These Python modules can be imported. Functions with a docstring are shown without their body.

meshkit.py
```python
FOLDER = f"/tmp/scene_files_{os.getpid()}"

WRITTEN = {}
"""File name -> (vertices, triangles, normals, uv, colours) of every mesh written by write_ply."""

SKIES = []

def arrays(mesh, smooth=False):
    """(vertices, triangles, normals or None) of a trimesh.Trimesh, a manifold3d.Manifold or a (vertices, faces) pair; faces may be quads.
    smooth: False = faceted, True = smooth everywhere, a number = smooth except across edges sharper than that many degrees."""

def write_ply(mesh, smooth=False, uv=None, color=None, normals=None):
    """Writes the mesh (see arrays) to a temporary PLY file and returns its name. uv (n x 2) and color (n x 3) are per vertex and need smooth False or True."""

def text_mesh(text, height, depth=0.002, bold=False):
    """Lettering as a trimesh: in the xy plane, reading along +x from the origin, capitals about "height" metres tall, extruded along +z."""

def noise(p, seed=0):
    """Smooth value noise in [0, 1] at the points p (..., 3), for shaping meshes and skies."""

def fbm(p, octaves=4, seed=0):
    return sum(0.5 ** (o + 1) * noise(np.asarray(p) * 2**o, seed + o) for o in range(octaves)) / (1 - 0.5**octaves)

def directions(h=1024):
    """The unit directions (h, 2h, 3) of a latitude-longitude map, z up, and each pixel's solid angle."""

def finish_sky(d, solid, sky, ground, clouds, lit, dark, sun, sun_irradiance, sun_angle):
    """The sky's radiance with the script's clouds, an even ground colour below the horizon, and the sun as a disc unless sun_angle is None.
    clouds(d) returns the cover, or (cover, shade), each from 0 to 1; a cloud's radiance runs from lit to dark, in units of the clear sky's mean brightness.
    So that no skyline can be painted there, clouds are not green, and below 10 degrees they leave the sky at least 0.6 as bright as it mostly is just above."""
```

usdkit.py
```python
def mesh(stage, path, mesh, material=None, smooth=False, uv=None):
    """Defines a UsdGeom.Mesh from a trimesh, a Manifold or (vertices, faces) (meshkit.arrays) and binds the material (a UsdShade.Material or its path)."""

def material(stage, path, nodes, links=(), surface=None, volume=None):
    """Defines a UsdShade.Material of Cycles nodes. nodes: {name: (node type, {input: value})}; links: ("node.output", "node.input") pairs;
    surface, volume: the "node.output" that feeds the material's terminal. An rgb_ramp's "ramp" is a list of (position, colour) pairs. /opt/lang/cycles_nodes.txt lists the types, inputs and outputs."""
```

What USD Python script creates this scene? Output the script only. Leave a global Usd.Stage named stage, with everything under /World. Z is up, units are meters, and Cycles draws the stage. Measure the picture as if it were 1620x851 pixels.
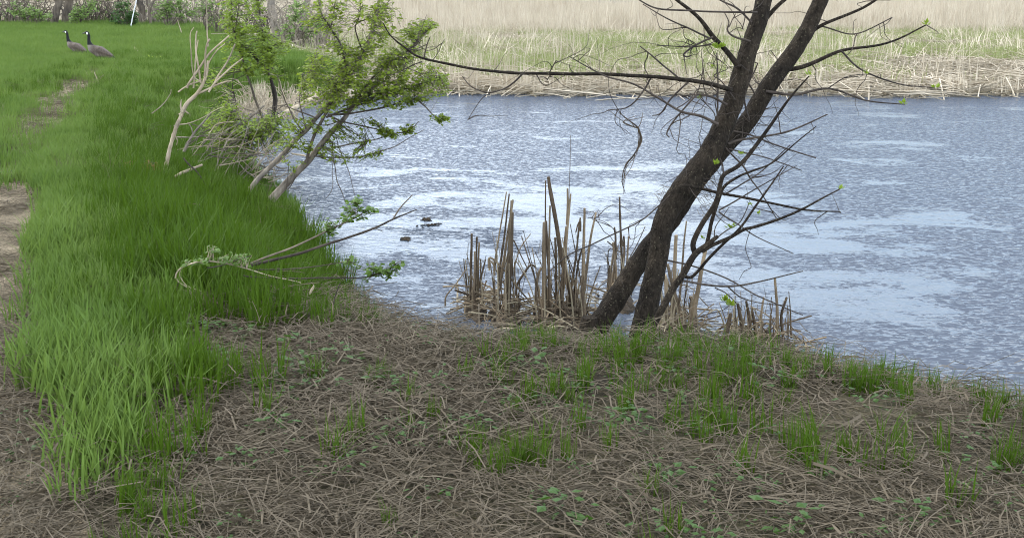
import math, random
import numpy as np
import trimesh, manifold3d, shapely
from shapely.geometry import Polygon
import usdkit, meshkit
from pxr import Usd, UsdGeom, UsdLux, UsdShade, Gf, Sdf, Vt

# ------------------------------------------------------------------ stage, camera, sky, sun, exposure
stage = Usd.Stage.CreateInMemory()
UsdGeom.SetStageUpAxis(stage, 'Z')
UsdGeom.Xform.Define(stage, '/World')
FW, FH = 1620.0, 851.0            # the frame; the lens axis stands at (600, 258) of it (lens shift)
FOC, CX, CY = 1800.0, 600.0, 258.0
EYE = np.array([0.0, 0.0, 1.75])
PITCH = math.atan(266.0 / FOC)
cam = UsdGeom.Camera.Define(stage, '/World/camera')
cam.AddTranslateOp().Set(Gf.Vec3d(*EYE))
cam.AddRotateXOp().Set(90 - math.degrees(PITCH))
AP = 36.0
cam.CreateHorizontalApertureAttr(AP)
cam.CreateVerticalApertureAttr(AP * FH / FW)
cam.CreateFocalLengthAttr(AP * FOC / FW)
cam.CreateHorizontalApertureOffsetAttr(AP * (FW / 2 - CX) / FW)
cam.CreateVerticalApertureOffsetAttr(-AP * (FH / 2 - CY) / FW)
cam.CreateClippingRangeAttr(Gf.Vec2f(0.05, 5000))
cam.CreateExposureAttr(0.62)

SUN_EL, SUN_AZ = math.radians(56), math.atan2(-0.62, 0.30)   # azimuth = atan2(x, y)
sun_dir = np.array([math.sin(SUN_AZ) * math.cos(SUN_EL), math.cos(SUN_AZ) * math.cos(SUN_EL), math.sin(SUN_EL)])
dome = UsdLux.DomeLight.Define(stage, '/World/sky')
dome.GetPrim().SetCustomDataByKey('kind', 'structure')
sky_mat = usdkit.material(stage, '/World/Looks/sky_look', {
    "sky": ("sky_texture", {"sky_type": "single_scattering", "sun_disc": False, "sun_elevation": SUN_EL, "sun_rotation": SUN_AZ, "aerosol_density": 1.0}),
    "geo": ("texture_coordinate", {}),
    "map": ("mapping", {"scale": (1.0, 1.0, 2.6), "location": (6.4, 0.3, 0.0)}),
    "n": ("noise_texture", {"scale": 2.3, "detail": 6.0, "roughness": 0.55, "distortion": 0.25}),
    "r": ("rgb_ramp", {"ramp": [(0.0, (0.08, 0.08, 0.08)), (0.36, (0.15, 0.15, 0.15)), (0.52, (0.88, 0.88, 0.88)), (1.0, (1, 1, 1))]}),
    "n2": ("noise_texture", {"scale": 5.5, "detail": 4.0, "roughness": 0.5}),
    "cc": ("rgb_ramp", {"ramp": [(0.30, (0.33, 0.40, 0.50)), (0.50, (0.49, 0.565, 0.67)), (0.66, (0.95, 0.985, 1.0)), (1.0, (1.0, 1.0, 1.0))]}),
    "cm": ("vector_math", {"math_type": "scale", "scale": 26.0}),
    "m": ("mix_color", {}),
    "bg": ("background_shader", {"strength": 0.13}),
}, [("geo.generated", "map.vector"), ("map.vector", "n.vector"), ("map.vector", "n2.vector"), ("n.fac", "r.fac"), ("n2.fac", "cc.fac"), ("cc.color", "cm.vector1"), ("r.color", "m.fac"), ("sky.color", "m.a"), ("cm.vector", "m.b"), ("m.result", "bg.color")], surface="bg.background")
UsdShade.MaterialBindingAPI.Apply(dome.GetPrim()).Bind(sky_mat)
sun = UsdLux.DistantLight.Define(stage, '/World/sun')
sun.CreateNormalizeAttr(True); sun.CreateIntensityAttr(0.62); sun.CreateAngleAttr(9.0); sun.CreateColorAttr(Gf.Vec3f(1.0, 0.975, 0.92))
zq = Gf.Rotation(Gf.Vec3d(0, 0, 1), Gf.Vec3d(*sun_dir))
sun.AddTransformOp().Set(Gf.Matrix4d().SetRotate(zq))

# ------------------------------------------------------------------ pixels of the survey -> places in the world
cth, sth = math.cos(PITCH), math.sin(PITCH)
def ray(px, py):
    u, v = px - CX, py - CY
    return np.array([u, FOC * cth - v * sth, -FOC * sth - v * cth])
def at(px, py, Y):
    d = ray(px, py)
    return EYE + d * (Y / d[1])
def on(px, py, z):
    d = ray(px, py)
    return EYE + d * ((z - EYE[2]) / d[2])
def mpp(Y):
    return Y / (FOC * cth)
WATER = -0.65

# ------------------------------------------------------------------ helpers
rng = np.random.default_rng(7)
used = {}
def fresh(parent, name):
    key = (parent, name)
    k = used.get(key, -1) + 1
    used[key] = k
    return f'{parent}/{name}' if k == 0 else f'{parent}/{name}_{k:03d}'
def data(p, **kw):
    for k, v in kw.items():
        if v is not None:
            p.SetCustomDataByKey(k, v)
    return p
def ppath(parent):
    return '/World' if parent is None else (parent if isinstance(parent, str) else str(parent.GetPath()))
def obj(name, mesh, mat, parent=None, smooth=False, **kw):
    m = usdkit.mesh(stage, fresh(ppath(parent), name), mesh, mat, smooth=smooth)
    return data(m.GetPrim(), **kw)
def thing(name, label, cat, loc=(0, 0, 0), group=None):
    x = UsdGeom.Xform.Define(stage, fresh('/World', name))
    x.AddTranslateOp().Set(Gf.Vec3d(*map(float, loc)))
    p = data(x.GetPrim(), label=label, category=cat, group=group)
    ORIGIN[str(p.GetPath())] = np.array(loc, float)
    return p
ORIGIN = {}
def part(name, mesh, mat, t, smooth=False, **kw):
    """a mesh given in world coordinates becomes a part of thing t (its points then count from the thing's base)"""
    top = '/'.join(str(t.GetPath()).split('/')[:3])
    v, f = (mesh.vertices, mesh.faces) if hasattr(mesh, 'vertices') else mesh
    return obj(name, (np.asarray(v) - ORIGIN[top], np.asarray(f)), mat, t, smooth, **kw)

def spline(pts, n):
    p = np.asarray(pts, float)
    if len(p) == 2:
        s = np.linspace(0, 1, n)[:, None]
        return p[0] * (1 - s) + p[1] * s
    q = np.vstack([2 * p[0] - p[1], p, 2 * p[-1] - p[-2]])
    out, segs = [], len(p) - 1
    for t in np.linspace(0, segs, n):
        i = min(int(t), segs - 1); u = t - i
        a, b, c, d = q[i:i + 4]
        out.append(0.5 * ((2 * b) + (c - a) * u + (2 * a - 5 * b + 4 * c - d) * u * u + (3 * b - a - 3 * c + d) * u ** 3))
    return np.array(out)
def tube(p, r, sides=6, rough=0.0, seed=0, freq=6.0):
    p = np.asarray(p, float); n = len(p)
    r = np.interp(np.linspace(0, 1, n), np.linspace(0, 1, len(np.atleast_1d(r))), np.atleast_1d(r)) if np.ndim(r) else np.full(n, float(r))
    t = np.gradient(p, axis=0); t /= np.linalg.norm(t, axis=1, keepdims=True) + 1e-12
    ref = np.array([0.31, 0.9, 0.2]) if abs(t[0] @ np.array([0.31, 0.9, 0.2])) < 0.85 else np.array([0.9, -0.2, 0.3])
    A = []
    a = ref
    for i in range(n):
        a = a - (a @ t[i]) * t[i]; a /= np.linalg.norm(a) + 1e-12; A.append(a)
    A = np.array(A); B = np.cross(t, A)
    ang = np.arange(sides) * 2 * np.pi / sides
    dirs = np.cos(ang)[None, :, None] * A[:, None] + np.sin(ang)[None, :, None] * B[:, None]
    rr = np.repeat(r[:, None], sides, 1)
    if rough:
        base = p[:, None] + dirs * rr[..., None]
        rr = rr * (1 + rough * (meshkit.fbm(base * freq, 3, seed) - 0.5) * 2)
    v = (p[:, None] + dirs * rr[..., None]).reshape(-1, 3)
    f = []
    for i in range(n - 1):
        for j in range(sides):
            a0, a1 = i * sides + j, i * sides + (j + 1) % sides
            f += [(a0, a1, a1 + sides), (a0, a1 + sides, a0 + sides)]
    c0, c1 = len(v), len(v) + 1
    v = np.vstack([v, p[0], p[-1] + t[-1] * r[-1] * 0.5])
    for j in range(sides):
        f.append((c0, (j + 1) % sides, j)); f.append((c1, (n - 1) * sides + j, (n - 1) * sides + (j + 1) % sides))
    return v, np.array(f)
class MB:
    def __init__(self): self.v, self.f, self.n = [], [], 0
    def add(self, m):
        v, f = (m.vertices, m.faces) if hasattr(m, 'vertices') else m
        v = np.asarray(v, float); f = np.asarray(f, int)
        self.v.append(v); self.f.append(f + self.n); self.n += len(v)
        return self
    def out(self): return np.vstack(self.v), np.vstack(self.f)
def wobble(p, amp, freq, seed):
    w = np.stack([meshkit.fbm(p * freq + 17 * k, 2, seed + k) - 0.5 for k in range(3)], 1)
    s = np.linspace(0, 1, len(p))[:, None]
    return p + w * amp * 2 * np.minimum(1, s * 4)
def limb(pix, Y, widths, sides=6, n=None, wob=0.0, seed=0, rough=0.0, dY=0.0, freq=6.0):
    """pix: the limb's course as seen, Y: its distance (or one per point); widths: its thickness as seen -> (centreline, mesh)"""
    k = len(pix)
    Ys = np.broadcast_to(np.asarray(Y, float), (k,)) + np.linspace(0, 1, k) * dY
    pts = np.array([at(x, y, yy) for (x, y), yy in zip(pix, Ys)])
    n = n or max(4, 5 * (k - 1))
    c = spline(pts, n)
    if wob: c = wobble(c, wob, 3.0, seed)
    r = np.atleast_1d(np.asarray(widths, float)) * 0.5 * mpp(float(np.mean(Ys)))
    return c, tube(c, r, sides, rough, seed, freq)

# ------------------------------------------------------------------ materials
def mat(name, nodes, links, surface): return usdkit.material(stage, f'/World/Looks/{name}', nodes, links, surface=surface)
def leafy(name, cols, trans=0.35, rough=0.5, nscale=0.35, spec=0.3, drift=0.22):
    """thin leaves: each blade its own tone, and a slow drift of tone over the ground"""
    st = [(i / (len(cols) - 1), c) for i, c in enumerate(cols)]
    return mat(name, {
        "g": ("geometry", {}), "n": ("noise_texture", {"scale": nscale, "detail": 3.0}),
        "ma": ("math", {"math_type": "multiply_add", "value2": 0.55, "value3": 0.0}),
        "mb": ("math", {"math_type": "multiply_add", "value2": drift, "value3": 0.21 - drift / 2}),
        "ad": ("math", {"math_type": "add", "use_clamp": True}),
        "r": ("rgb_ramp", {"ramp": st}),
        "p": ("principled_bsdf", {"roughness": rough, "specular_ior_level": spec}),
        "t": ("translucent_bsdf", {}), "mx": ("mix_closure", {"fac": trans}),
    }, [("g.position", "n.vector"), ("g.random_per_island", "ma.value1"), ("n.fac", "mb.value1"), ("ma.value", "ad.value1"), ("mb.value", "ad.value2"), ("ad.value", "r.fac"),
        ("r.color", "p.base_color"), ("r.color", "t.color"), ("p.BSDF", "mx.closure1"), ("t.BSDF", "mx.closure2")], "mx.closure")
def woody(name, a, b, scale=14.0, bump=0.4, stretch=(1, 1, 0.25), moss=None, rough=0.85):
    nodes = {
        "g": ("geometry", {}), "mp": ("mapping", {"scale": stretch}),
        "n": ("noise_texture", {"scale": scale, "detail": 6.0, "roughness": 0.65}),
        "n2": ("noise_texture", {"scale": scale * 0.22, "detail": 3.0}),
        "v": ("voronoi_texture", {"scale": scale * 2.2, "feature": "distance_to_edge"}),
        "r": ("rgb_ramp", {"ramp": [(0.3, a), (0.7, b)]}),
        "r2": ("rgb_ramp", {"ramp": [(0.35, (0.55, 0.55, 0.55)), (0.7, (1.25, 1.2, 1.1))]}),
        "m": ("mix", {"mix_type": "multiply", "fac": 0.8}),
        "h": ("math", {"math_type": "multiply_add", "value2": 0.6}),
        "bp": ("bump", {"strength": bump, "distance": 0.02}),
        "p": ("principled_bsdf", {"roughness": rough, "specular_ior_level": 0.12}),
    }
    links = [("g.position", "mp.vector"), ("mp.vector", "n.vector"), ("g.position", "n2.vector"), ("mp.vector", "v.vector"), ("n.fac", "r.fac"), ("n2.fac", "r2.fac"), ("r.color", "m.color1"), ("r2.color", "m.color2"),
             ("v.distance", "h.value1"), ("n.fac", "h.value3"), ("h.value", "bp.height"), ("bp.normal", "p.normal"), ("m.color", "p.base_color")]
    return mat(name, nodes, links, "p.BSDF")

M = {}
M['grass'] = leafy('grass_look', [(0.026, 0.055, 0.004), (0.058, 0.104, 0.008), (0.105, 0.158, 0.014), (0.22, 0.245, 0.05)], 0.42, 0.55, 0.35, 0.10)
M['far_grass'] = leafy('short_grass_look', [(0.066, 0.118, 0.02), (0.118, 0.175, 0.036), (0.18, 0.23, 0.06), (0.30, 0.30, 0.13)], 0.42, 0.6, 0.8, 0.10, 0.6)
M['straw'] = leafy('straw_look', [(0.20, 0.16, 0.10), (0.34, 0.285, 0.19), (0.47, 0.405, 0.285), (0.56, 0.495, 0.37)], 0.12, 0.7, 0.2)
M['thatch'] = leafy('thatch_look', [(0.055, 0.042, 0.026), (0.11, 0.086, 0.056), (0.20, 0.165, 0.11), (0.36, 0.305, 0.215)], 0.1, 0.8, 0.9)
M['reed'] = leafy('far_reed_look', [(0.27, 0.22, 0.15), (0.50, 0.43, 0.325), (0.71, 0.64, 0.515), (0.87, 0.82, 0.72)], 0.15, 0.7, 0.8, 0.3, 0.9)
M['sedge'] = leafy('sedge_look', [(0.14, 0.17, 0.05), (0.23, 0.25, 0.09), (0.34, 0.335, 0.16), (0.52, 0.48, 0.31)], 0.3, 0.6, 0.15)
M['leaf'] = leafy('leaf_look', [(0.12, 0.18, 0.015), (0.23, 0.295, 0.025), (0.35, 0.395, 0.045), (0.46, 0.45, 0.08)], 0.55, 0.45, 0.8)
M['young_leaf'] = leafy('young_leaf_look', [(0.12, 0.19, 0.018), (0.21, 0.28, 0.028), (0.30, 0.35, 0.045), (0.36, 0.28, 0.06)], 0.5, 0.45, 0.9)
M['bramble_leaf'] = leafy('bramble_leaf_look', [(0.05, 0.10, 0.012), (0.09, 0.15, 0.02), (0.14, 0.20, 0.03), (0.20, 0.24, 0.05)], 0.42, 0.45, 1.2)
M['far_leaf'] = leafy('far_leaf_look', [(0.10, 0.19, 0.04), (0.18, 0.26, 0.06), (0.26, 0.33, 0.10), (0.32, 0.37, 0.14)], 0.4, 0.5, 0.3)
M['dark_leaf'] = leafy('dark_leaf_look', [(0.03, 0.075, 0.012), (0.06, 0.13, 0.024), (0.11, 0.19, 0.04)], 0.3, 0.5, 0.5)
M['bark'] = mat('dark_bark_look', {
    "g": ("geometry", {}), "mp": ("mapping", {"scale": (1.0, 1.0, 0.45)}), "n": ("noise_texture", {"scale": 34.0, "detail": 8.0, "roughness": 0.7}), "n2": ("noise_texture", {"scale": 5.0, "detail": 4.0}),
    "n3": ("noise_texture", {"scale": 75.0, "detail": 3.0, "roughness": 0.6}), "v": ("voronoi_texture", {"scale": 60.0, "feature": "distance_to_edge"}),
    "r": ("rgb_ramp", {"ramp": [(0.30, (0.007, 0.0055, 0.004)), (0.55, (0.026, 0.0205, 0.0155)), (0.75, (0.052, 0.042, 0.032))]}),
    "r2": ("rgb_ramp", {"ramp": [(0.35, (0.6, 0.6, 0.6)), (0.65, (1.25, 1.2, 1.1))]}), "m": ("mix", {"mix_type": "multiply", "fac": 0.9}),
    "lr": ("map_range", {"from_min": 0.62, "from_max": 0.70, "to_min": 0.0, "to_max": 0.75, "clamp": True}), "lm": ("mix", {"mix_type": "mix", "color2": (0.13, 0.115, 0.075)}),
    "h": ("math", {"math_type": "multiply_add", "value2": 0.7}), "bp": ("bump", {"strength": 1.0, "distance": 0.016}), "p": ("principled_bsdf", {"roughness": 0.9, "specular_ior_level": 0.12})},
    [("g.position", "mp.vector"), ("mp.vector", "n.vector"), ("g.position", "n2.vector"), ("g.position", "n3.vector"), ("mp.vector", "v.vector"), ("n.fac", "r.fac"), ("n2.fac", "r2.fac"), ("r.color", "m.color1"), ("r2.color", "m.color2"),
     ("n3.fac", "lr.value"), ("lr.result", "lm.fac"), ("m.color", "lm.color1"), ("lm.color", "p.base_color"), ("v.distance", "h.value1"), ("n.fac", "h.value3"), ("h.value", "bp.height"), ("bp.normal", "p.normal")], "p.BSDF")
M['twig'] = woody('dark_twig_look', (0.03, 0.024, 0.02), (0.07, 0.058, 0.05), 20.0, 0.2)
M['grey_bark'] = woody('grey_bark_look', (0.11, 0.09, 0.072), (0.31, 0.27, 0.225), 18.0, 0.4)
M['brown_bark'] = woody('brown_bark_look', (0.05, 0.04, 0.032), (0.15, 0.125, 0.10), 9.0, 0.4)
M['dead_wood'] = woody('dead_wood_look', (0.20, 0.16, 0.11), (0.42, 0.355, 0.265), 12.0, 0.3)
M['torn_wood'] = woody('torn_wood_look', (0.13, 0.095, 0.06), (0.46, 0.39, 0.29), 22.0, 0.7)
M['stalk'] = woody('stalk_look', (0.075, 0.055, 0.036), (0.26, 0.205, 0.14), 16.0, 0.2, (1, 1, 0.12))
M['dark_stalk'] = woody('dark_stalk_look', (0.04, 0.03, 0.02), (0.12, 0.09, 0.062), 16.0, 0.2, (1, 1, 0.12))
M['white_paint'] = mat('white_paint_look', {"p": ("principled_bsdf", {"base_color": (0.58, 0.59, 0.61), "roughness": 0.5})}, [], "p.BSDF")

# ------------------------------------------------------------------ terrain
shore_px = [(700, 150), (600, 153), (500, 160), (440, 168), (398, 178), (384, 198), (398, 235), (428, 275), (466, 312), (508, 352), (545, 400), (590, 448), (640, 482), (690, 512),
            (760, 540), (860, 546), (930, 540), (1000, 536), (1080, 542), (1200, 560), (1400, 590), (1620, 640)]
far_px = [(2300, 156.7), (2240, 157.1), (2180, 160.1), (2120, 157.5), (2060, 152.3), (2000, 155.0), (1960, 154.2), (1920, 156.1), (1880, 153.0), (1840, 157.1), (1800, 157.5), (1764, 159.4), (1728, 156.0), (1692, 155.6), (1656, 150.8), (1620, 157.5), (1586, 149.8), (1552, 156.4), (1518, 154.1), (1484, 153.6), (1450, 154.7), (1424, 153.9), (1398, 155.2), (1372, 153.4), (1346, 155.8), (1320, 148.3), (1296, 152.4), (1272, 151.0), (1248, 154.8), (1224, 149.4), (1200, 153.3), (1184, 153.6), (1168, 149.4), (1152, 153.6), (1136, 151.2), (1120, 152.0), (1104, 152.7), (1088, 149.6), (1072, 150.8), (1056, 152.8), (1040, 155.5), (1024, 155.1), (1008, 151.4), (992, 151.0), (976, 150.0), (960, 149.8), (948, 151.1), (936, 151.9), (924, 156.9), (912, 152.4), (900, 153.4), (888, 154.1), (876, 150.5), (864, 150.9), (852, 150.8), (840, 151.5), (830, 147.8), (820, 153.5), (810, 150.5), (800, 151.9), (790, 153.7), (780, 152.5), (770, 152.5), (760, 149.9), (750, 148.8), (740, 148.6)]
near = [on(x, y, WATER)[:2] for x, y in shore_px]
pond = Polygon(np.array(near + [np.array([9.5, 4.5]), np.array([16.0, 3.0]), np.array([30.0, 8.0]), np.array([38.0, 20.0])] + [on(x, y, WATER)[:2] for x, y in far_px])).buffer(0)
def smooth(a, b, x):
    t = np.clip((x - a) / (b - a), 0, 1)
    return t * t * (3 - 2 * t)
def pond_dist(x, y):
    p = shapely.points(np.ravel(x), np.ravel(y))
    d = shapely.distance(pond.exterior, p)
    return np.where(shapely.contains(pond, p), -d, d).reshape(np.shape(x))
def bank_weight(x, y):
    """1 on the grassy bank, 0 on the marsh"""
    lim = np.where(y < 27, 40.0, 0.2 - (y - 27) * 0.26)
    lim = np.where((y < 27) & (y > 10), 40.0, lim)
    far_right = (x > 12)
    w = smooth(1.5, -1.5, x - lim) * smooth(70, 64, y)
    return np.where(far_right & (y > 8), 0.0, w)
def n2(x, y, s, seed, o=3):
    x = np.asarray(x, float); y = np.asarray(y, float)
    return meshkit.fbm(np.stack([x * s, y * s, np.zeros_like(x) + 3.3], -1), o, seed)
def path_x(y): return np.interp(y, [0, 3.5, 5, 6, 7.6, 11.75, 16.9, 24.9, 32, 45], [-0.5, -0.95, -1.45, -1.86, -2.30, -3.55, -4.7, -6.15, -6.5, -10])   # its right-hand edge
def path_mask(x, y):
    e = path_x(y) + (n2(x, y, 1.1, 31) - 0.5) * 0.5
    wdt = np.interp(y, [0, 8, 11, 13, 25, 34], [0.95, 0.95, 0.8, 0.5, 0.4, 0.3])
    return smooth(0.12, -0.1, x - e) * smooth(-0.12, 0.12, x - (e - wdt))
SPOTS = [(214, 77, 1.5, .5), (120, 76, 1.3, .5), (60, 92, 1.0, .45), (30, 106, .8, .4), (150, 96, 1.3, .6), (137, 116, .8, .6), (122, 136, .9, .6), (98, 158, .7, .7), (78, 182, .6, .8), (52, 212, .5, .9), (205, 225, .4, .3), (38, 240, .4, .7), (8, 150, .8, .5)]
SPOTS = [(*on(a, b, 0.0)[:2], rx, ry) for a, b, rx, ry in SPOTS]
def worn_spots(x, y):
    m = sum(np.exp(-((x - a) / rx) ** 2 - ((y - b) / (ry * 1.6)) ** 2) for a, b, rx, ry in SPOTS)
    return np.clip(m * (0.55 + 0.9 * n2(x, y, 2.2, 77)), 0, 1)
def land(x, y):
    x = np.asarray(x, float); y = np.asarray(y, float)
    d = pond_dist(x, y); w = bank_weight(x, y)
    bank = 0.10 * (n2(x, y, 0.5, 3) - 0.5) + 0.05 * (n2(x, y, 2.1, 5) - 0.5) - 0.04 * path_mask(x, y)
    marsh = -0.565 + 0.24 * (n2(x, y, 0.33, 9) - 0.5) + 0.10 * (n2(x, y, 1.7, 11) - 0.5)
    top = bank * w + marsh * (1 - w)
    prof = np.where(d > 0, smooth(0, 1.0, np.clip(d, 0, None) / (1.5 * w + 0.9)) ** (0.8 + 0.6 * smooth(-1, 1, x) * smooth(12, 9, y)), 0)
    wet = WATER - 0.02 + np.clip(d, -1.5, 0) * 0.5
    return np.where(d > 0, (WATER - 0.02) * (1 - prof) + top * prof, wet)
def axis(stops):
    out = []
    for (a, b, s) in stops: out += list(np.arange(a, b, s))
    return np.array(out + [stops[-1][1]])
gx = axis([(-420, -120, 50), (-120, -40, 8), (-40, -14, 1.5), (-14, -3, 0.15), (-3, 12, 0.25), (12, 40, 1.0), (40, 120, 8), (120, 420, 50)])
gy = axis([(-60, 0, 6), (0, 14, 0.2), (14, 36, 0.22), (36, 40, 0.5), (40, 80, 1.2), (80, 140, 6), (140, 700, 40)])
X, Y = np.meshgrid(gx, gy)
Z = land(X, Y)
GV = np.stack([X, Y, Z], -1).reshape(-1, 3)
nx, ny = len(gx), len(gy)
ii, jj = np.meshgrid(np.arange(ny - 1), np.arange(nx - 1), indexing='ij')
q = ii * nx + jj
GF = np.concatenate([np.stack([q, q + 1, q + nx + 1], -1).reshape(-1, 3), np.stack([q, q + nx + 1, q + nx], -1).reshape(-1, 3)])
M['soil'] = mat('soil_look', {
    "g": ("geometry", {}), "n": ("noise_texture", {"scale": 1.3, "detail": 5.0}), "n2": ("noise_texture", {"scale": 38.0, "detail": 4.0, "roughness": 0.7}),
    "r": ("rgb_ramp", {"ramp": [(0.3, (0.040, 0.032, 0.020)), (0.5, (0.065, 0.058, 0.028)), (0.7, (0.12, 0.098, 0.06))]}),
    "r2": ("rgb_ramp", {"ramp": [(0.3, (0.5, 0.5, 0.5)), (0.7, (1.4, 1.35, 1.3))]}),
    "at": ("attribute", {"attribute": "worn"}), "wm": ("mix", {"mix_type": "mix", "color2": (0.33, 0.28, 0.185)}),
    "m": ("mix", {"mix_type": "multiply", "fac": 1.0}), "bp": ("bump", {"strength": 1.0, "distance": 0.06}),
    "sz": ("separate_xyz", {}), "wet": ("map_range", {"from_min": -0.62, "from_max": -0.40, "to_min": 1.0, "to_max": 0.0, "clamp": True}), "wet_shade": ("mix", {"mix_type": "multiply", "color2": (0.38, 0.36, 0.34)}),  # wet mud darkens near water level; contact shade painted into the same tone
    "rg": ("map_range", {"from_min": 0.0, "from_max": 1.0, "to_min": 0.95, "to_max": 0.35}),
    "p": ("principled_bsdf", {"roughness": 0.95, "specular_ior_level": 0.25})},
    [("g.position", "n.vector"), ("g.position", "n2.vector"), ("n.fac", "r.fac"), ("n2.fac", "r2.fac"), ("at.fac", "wm.fac"), ("r.color", "wm.color1"), ("wm.color", "m.color1"), ("r2.color", "m.color2"), ("g.position", "sz.vector"), ("sz.z", "wet.value"), ("wet.result", "wet_shade.fac"), ("m.color", "wet_shade.color1"), ("wet_shade.color", "p.base_color"), ("wet.result", "rg.value"), ("rg.result", "p.roughness"), ("n2.fac", "bp.height"), ("bp.normal", "p.normal")], "p.BSDF")
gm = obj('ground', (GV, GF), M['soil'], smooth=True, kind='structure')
worn = 0.85 * path_mask(GV[:, 0], GV[:, 1]) * smooth(11, 13, GV[:, 1]) + worn_spots(GV[:, 0], GV[:, 1])
UsdGeom.PrimvarsAPI(gm).CreatePrimvar('worn', Sdf.ValueTypeNames.Color3fArray, 'vertex').Set(Vt.Vec3fArray.FromNumpy(np.repeat(np.clip(worn, 0, 1)[:, None], 3, 1).astype(np.float32)))

# the worn track: a sheet just above the ground
py_ = np.arange(1.0, 13.2, 0.06); rows = []
for k, yy in enumerate(py_):
    e = float(path_x(yy)); wd = float(np.interp(yy, [0, 8, 11, 13.2], [0.95, 0.95, 0.8, 0.02])); e += float(np.interp(yy, [11, 13.2], [0, -0.2])) + 0.10 * (n2(e, yy, 7.0, 45) - 0.5)
    j1, j2 = (n2(e, yy, 1.3, 41) - 0.5) * 0.5, (n2(e, yy, 1.3, 43) - 0.5) * 0.5
    rows.append(np.linspace(e - wd + j1, e + j2, 9))
PX = np.array(rows); PY = np.repeat(py_[:, None], 9, 1)
PV = np.stack([PX, PY, land(PX, PY) + 0.014], -1).reshape(-1, 3)
ii, jj = np.meshgrid(np.arange(len(py_) - 1), np.arange(8), indexing='ij'); q = ii * 9 + jj
PF = np.concatenate([np.stack([q, q + 1, q + 10], -1).reshape(-1, 3), np.stack([q, q + 10, q + 9], -1).reshape(-1, 3)])
M['path'] = mat('trodden_earth_look', {
    "g": ("geometry", {}), "n": ("noise_texture", {"scale": 2.2, "detail": 4.0}), "v": ("voronoi_texture", {"scale": 55.0}),
    "n2": ("noise_texture", {"scale": 70.0, "detail": 3.0, "roughness": 0.7}),
    "r": ("rgb_ramp", {"ramp": [(0.32, (0.085, 0.07, 0.045)), (0.55, (0.19, 0.158, 0.108)), (0.75, (0.29, 0.245, 0.175))]}),
    "r2": ("rgb_ramp", {"ramp": [(0.3, (0.45, 0.43, 0.42)), (0.7, (1.4, 1.35, 1.3))]}),
    "m": ("mix", {"mix_type": "multiply", "fac": 1.0}), "bp": ("bump", {"strength": 0.8, "distance": 0.03}),
    "p": ("principled_bsdf", {"roughness": 0.95, "specular_ior_level": 0.15})},
    [("g.position", "n.vector"), ("g.position", "v.vector"), ("g.position", "n2.vector"), ("n.fac", "r.fac"), ("n2.fac", "r2.fac"), ("r.color", "m.color1"), ("r2.color", "m.color2"), ("m.color", "p.base_color"), ("v.distance", "bp.height"), ("bp.normal", "p.normal")], "p.BSDF")
obj('path', (PV, PF), M['path'], smooth=True, kind='structure')

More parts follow.
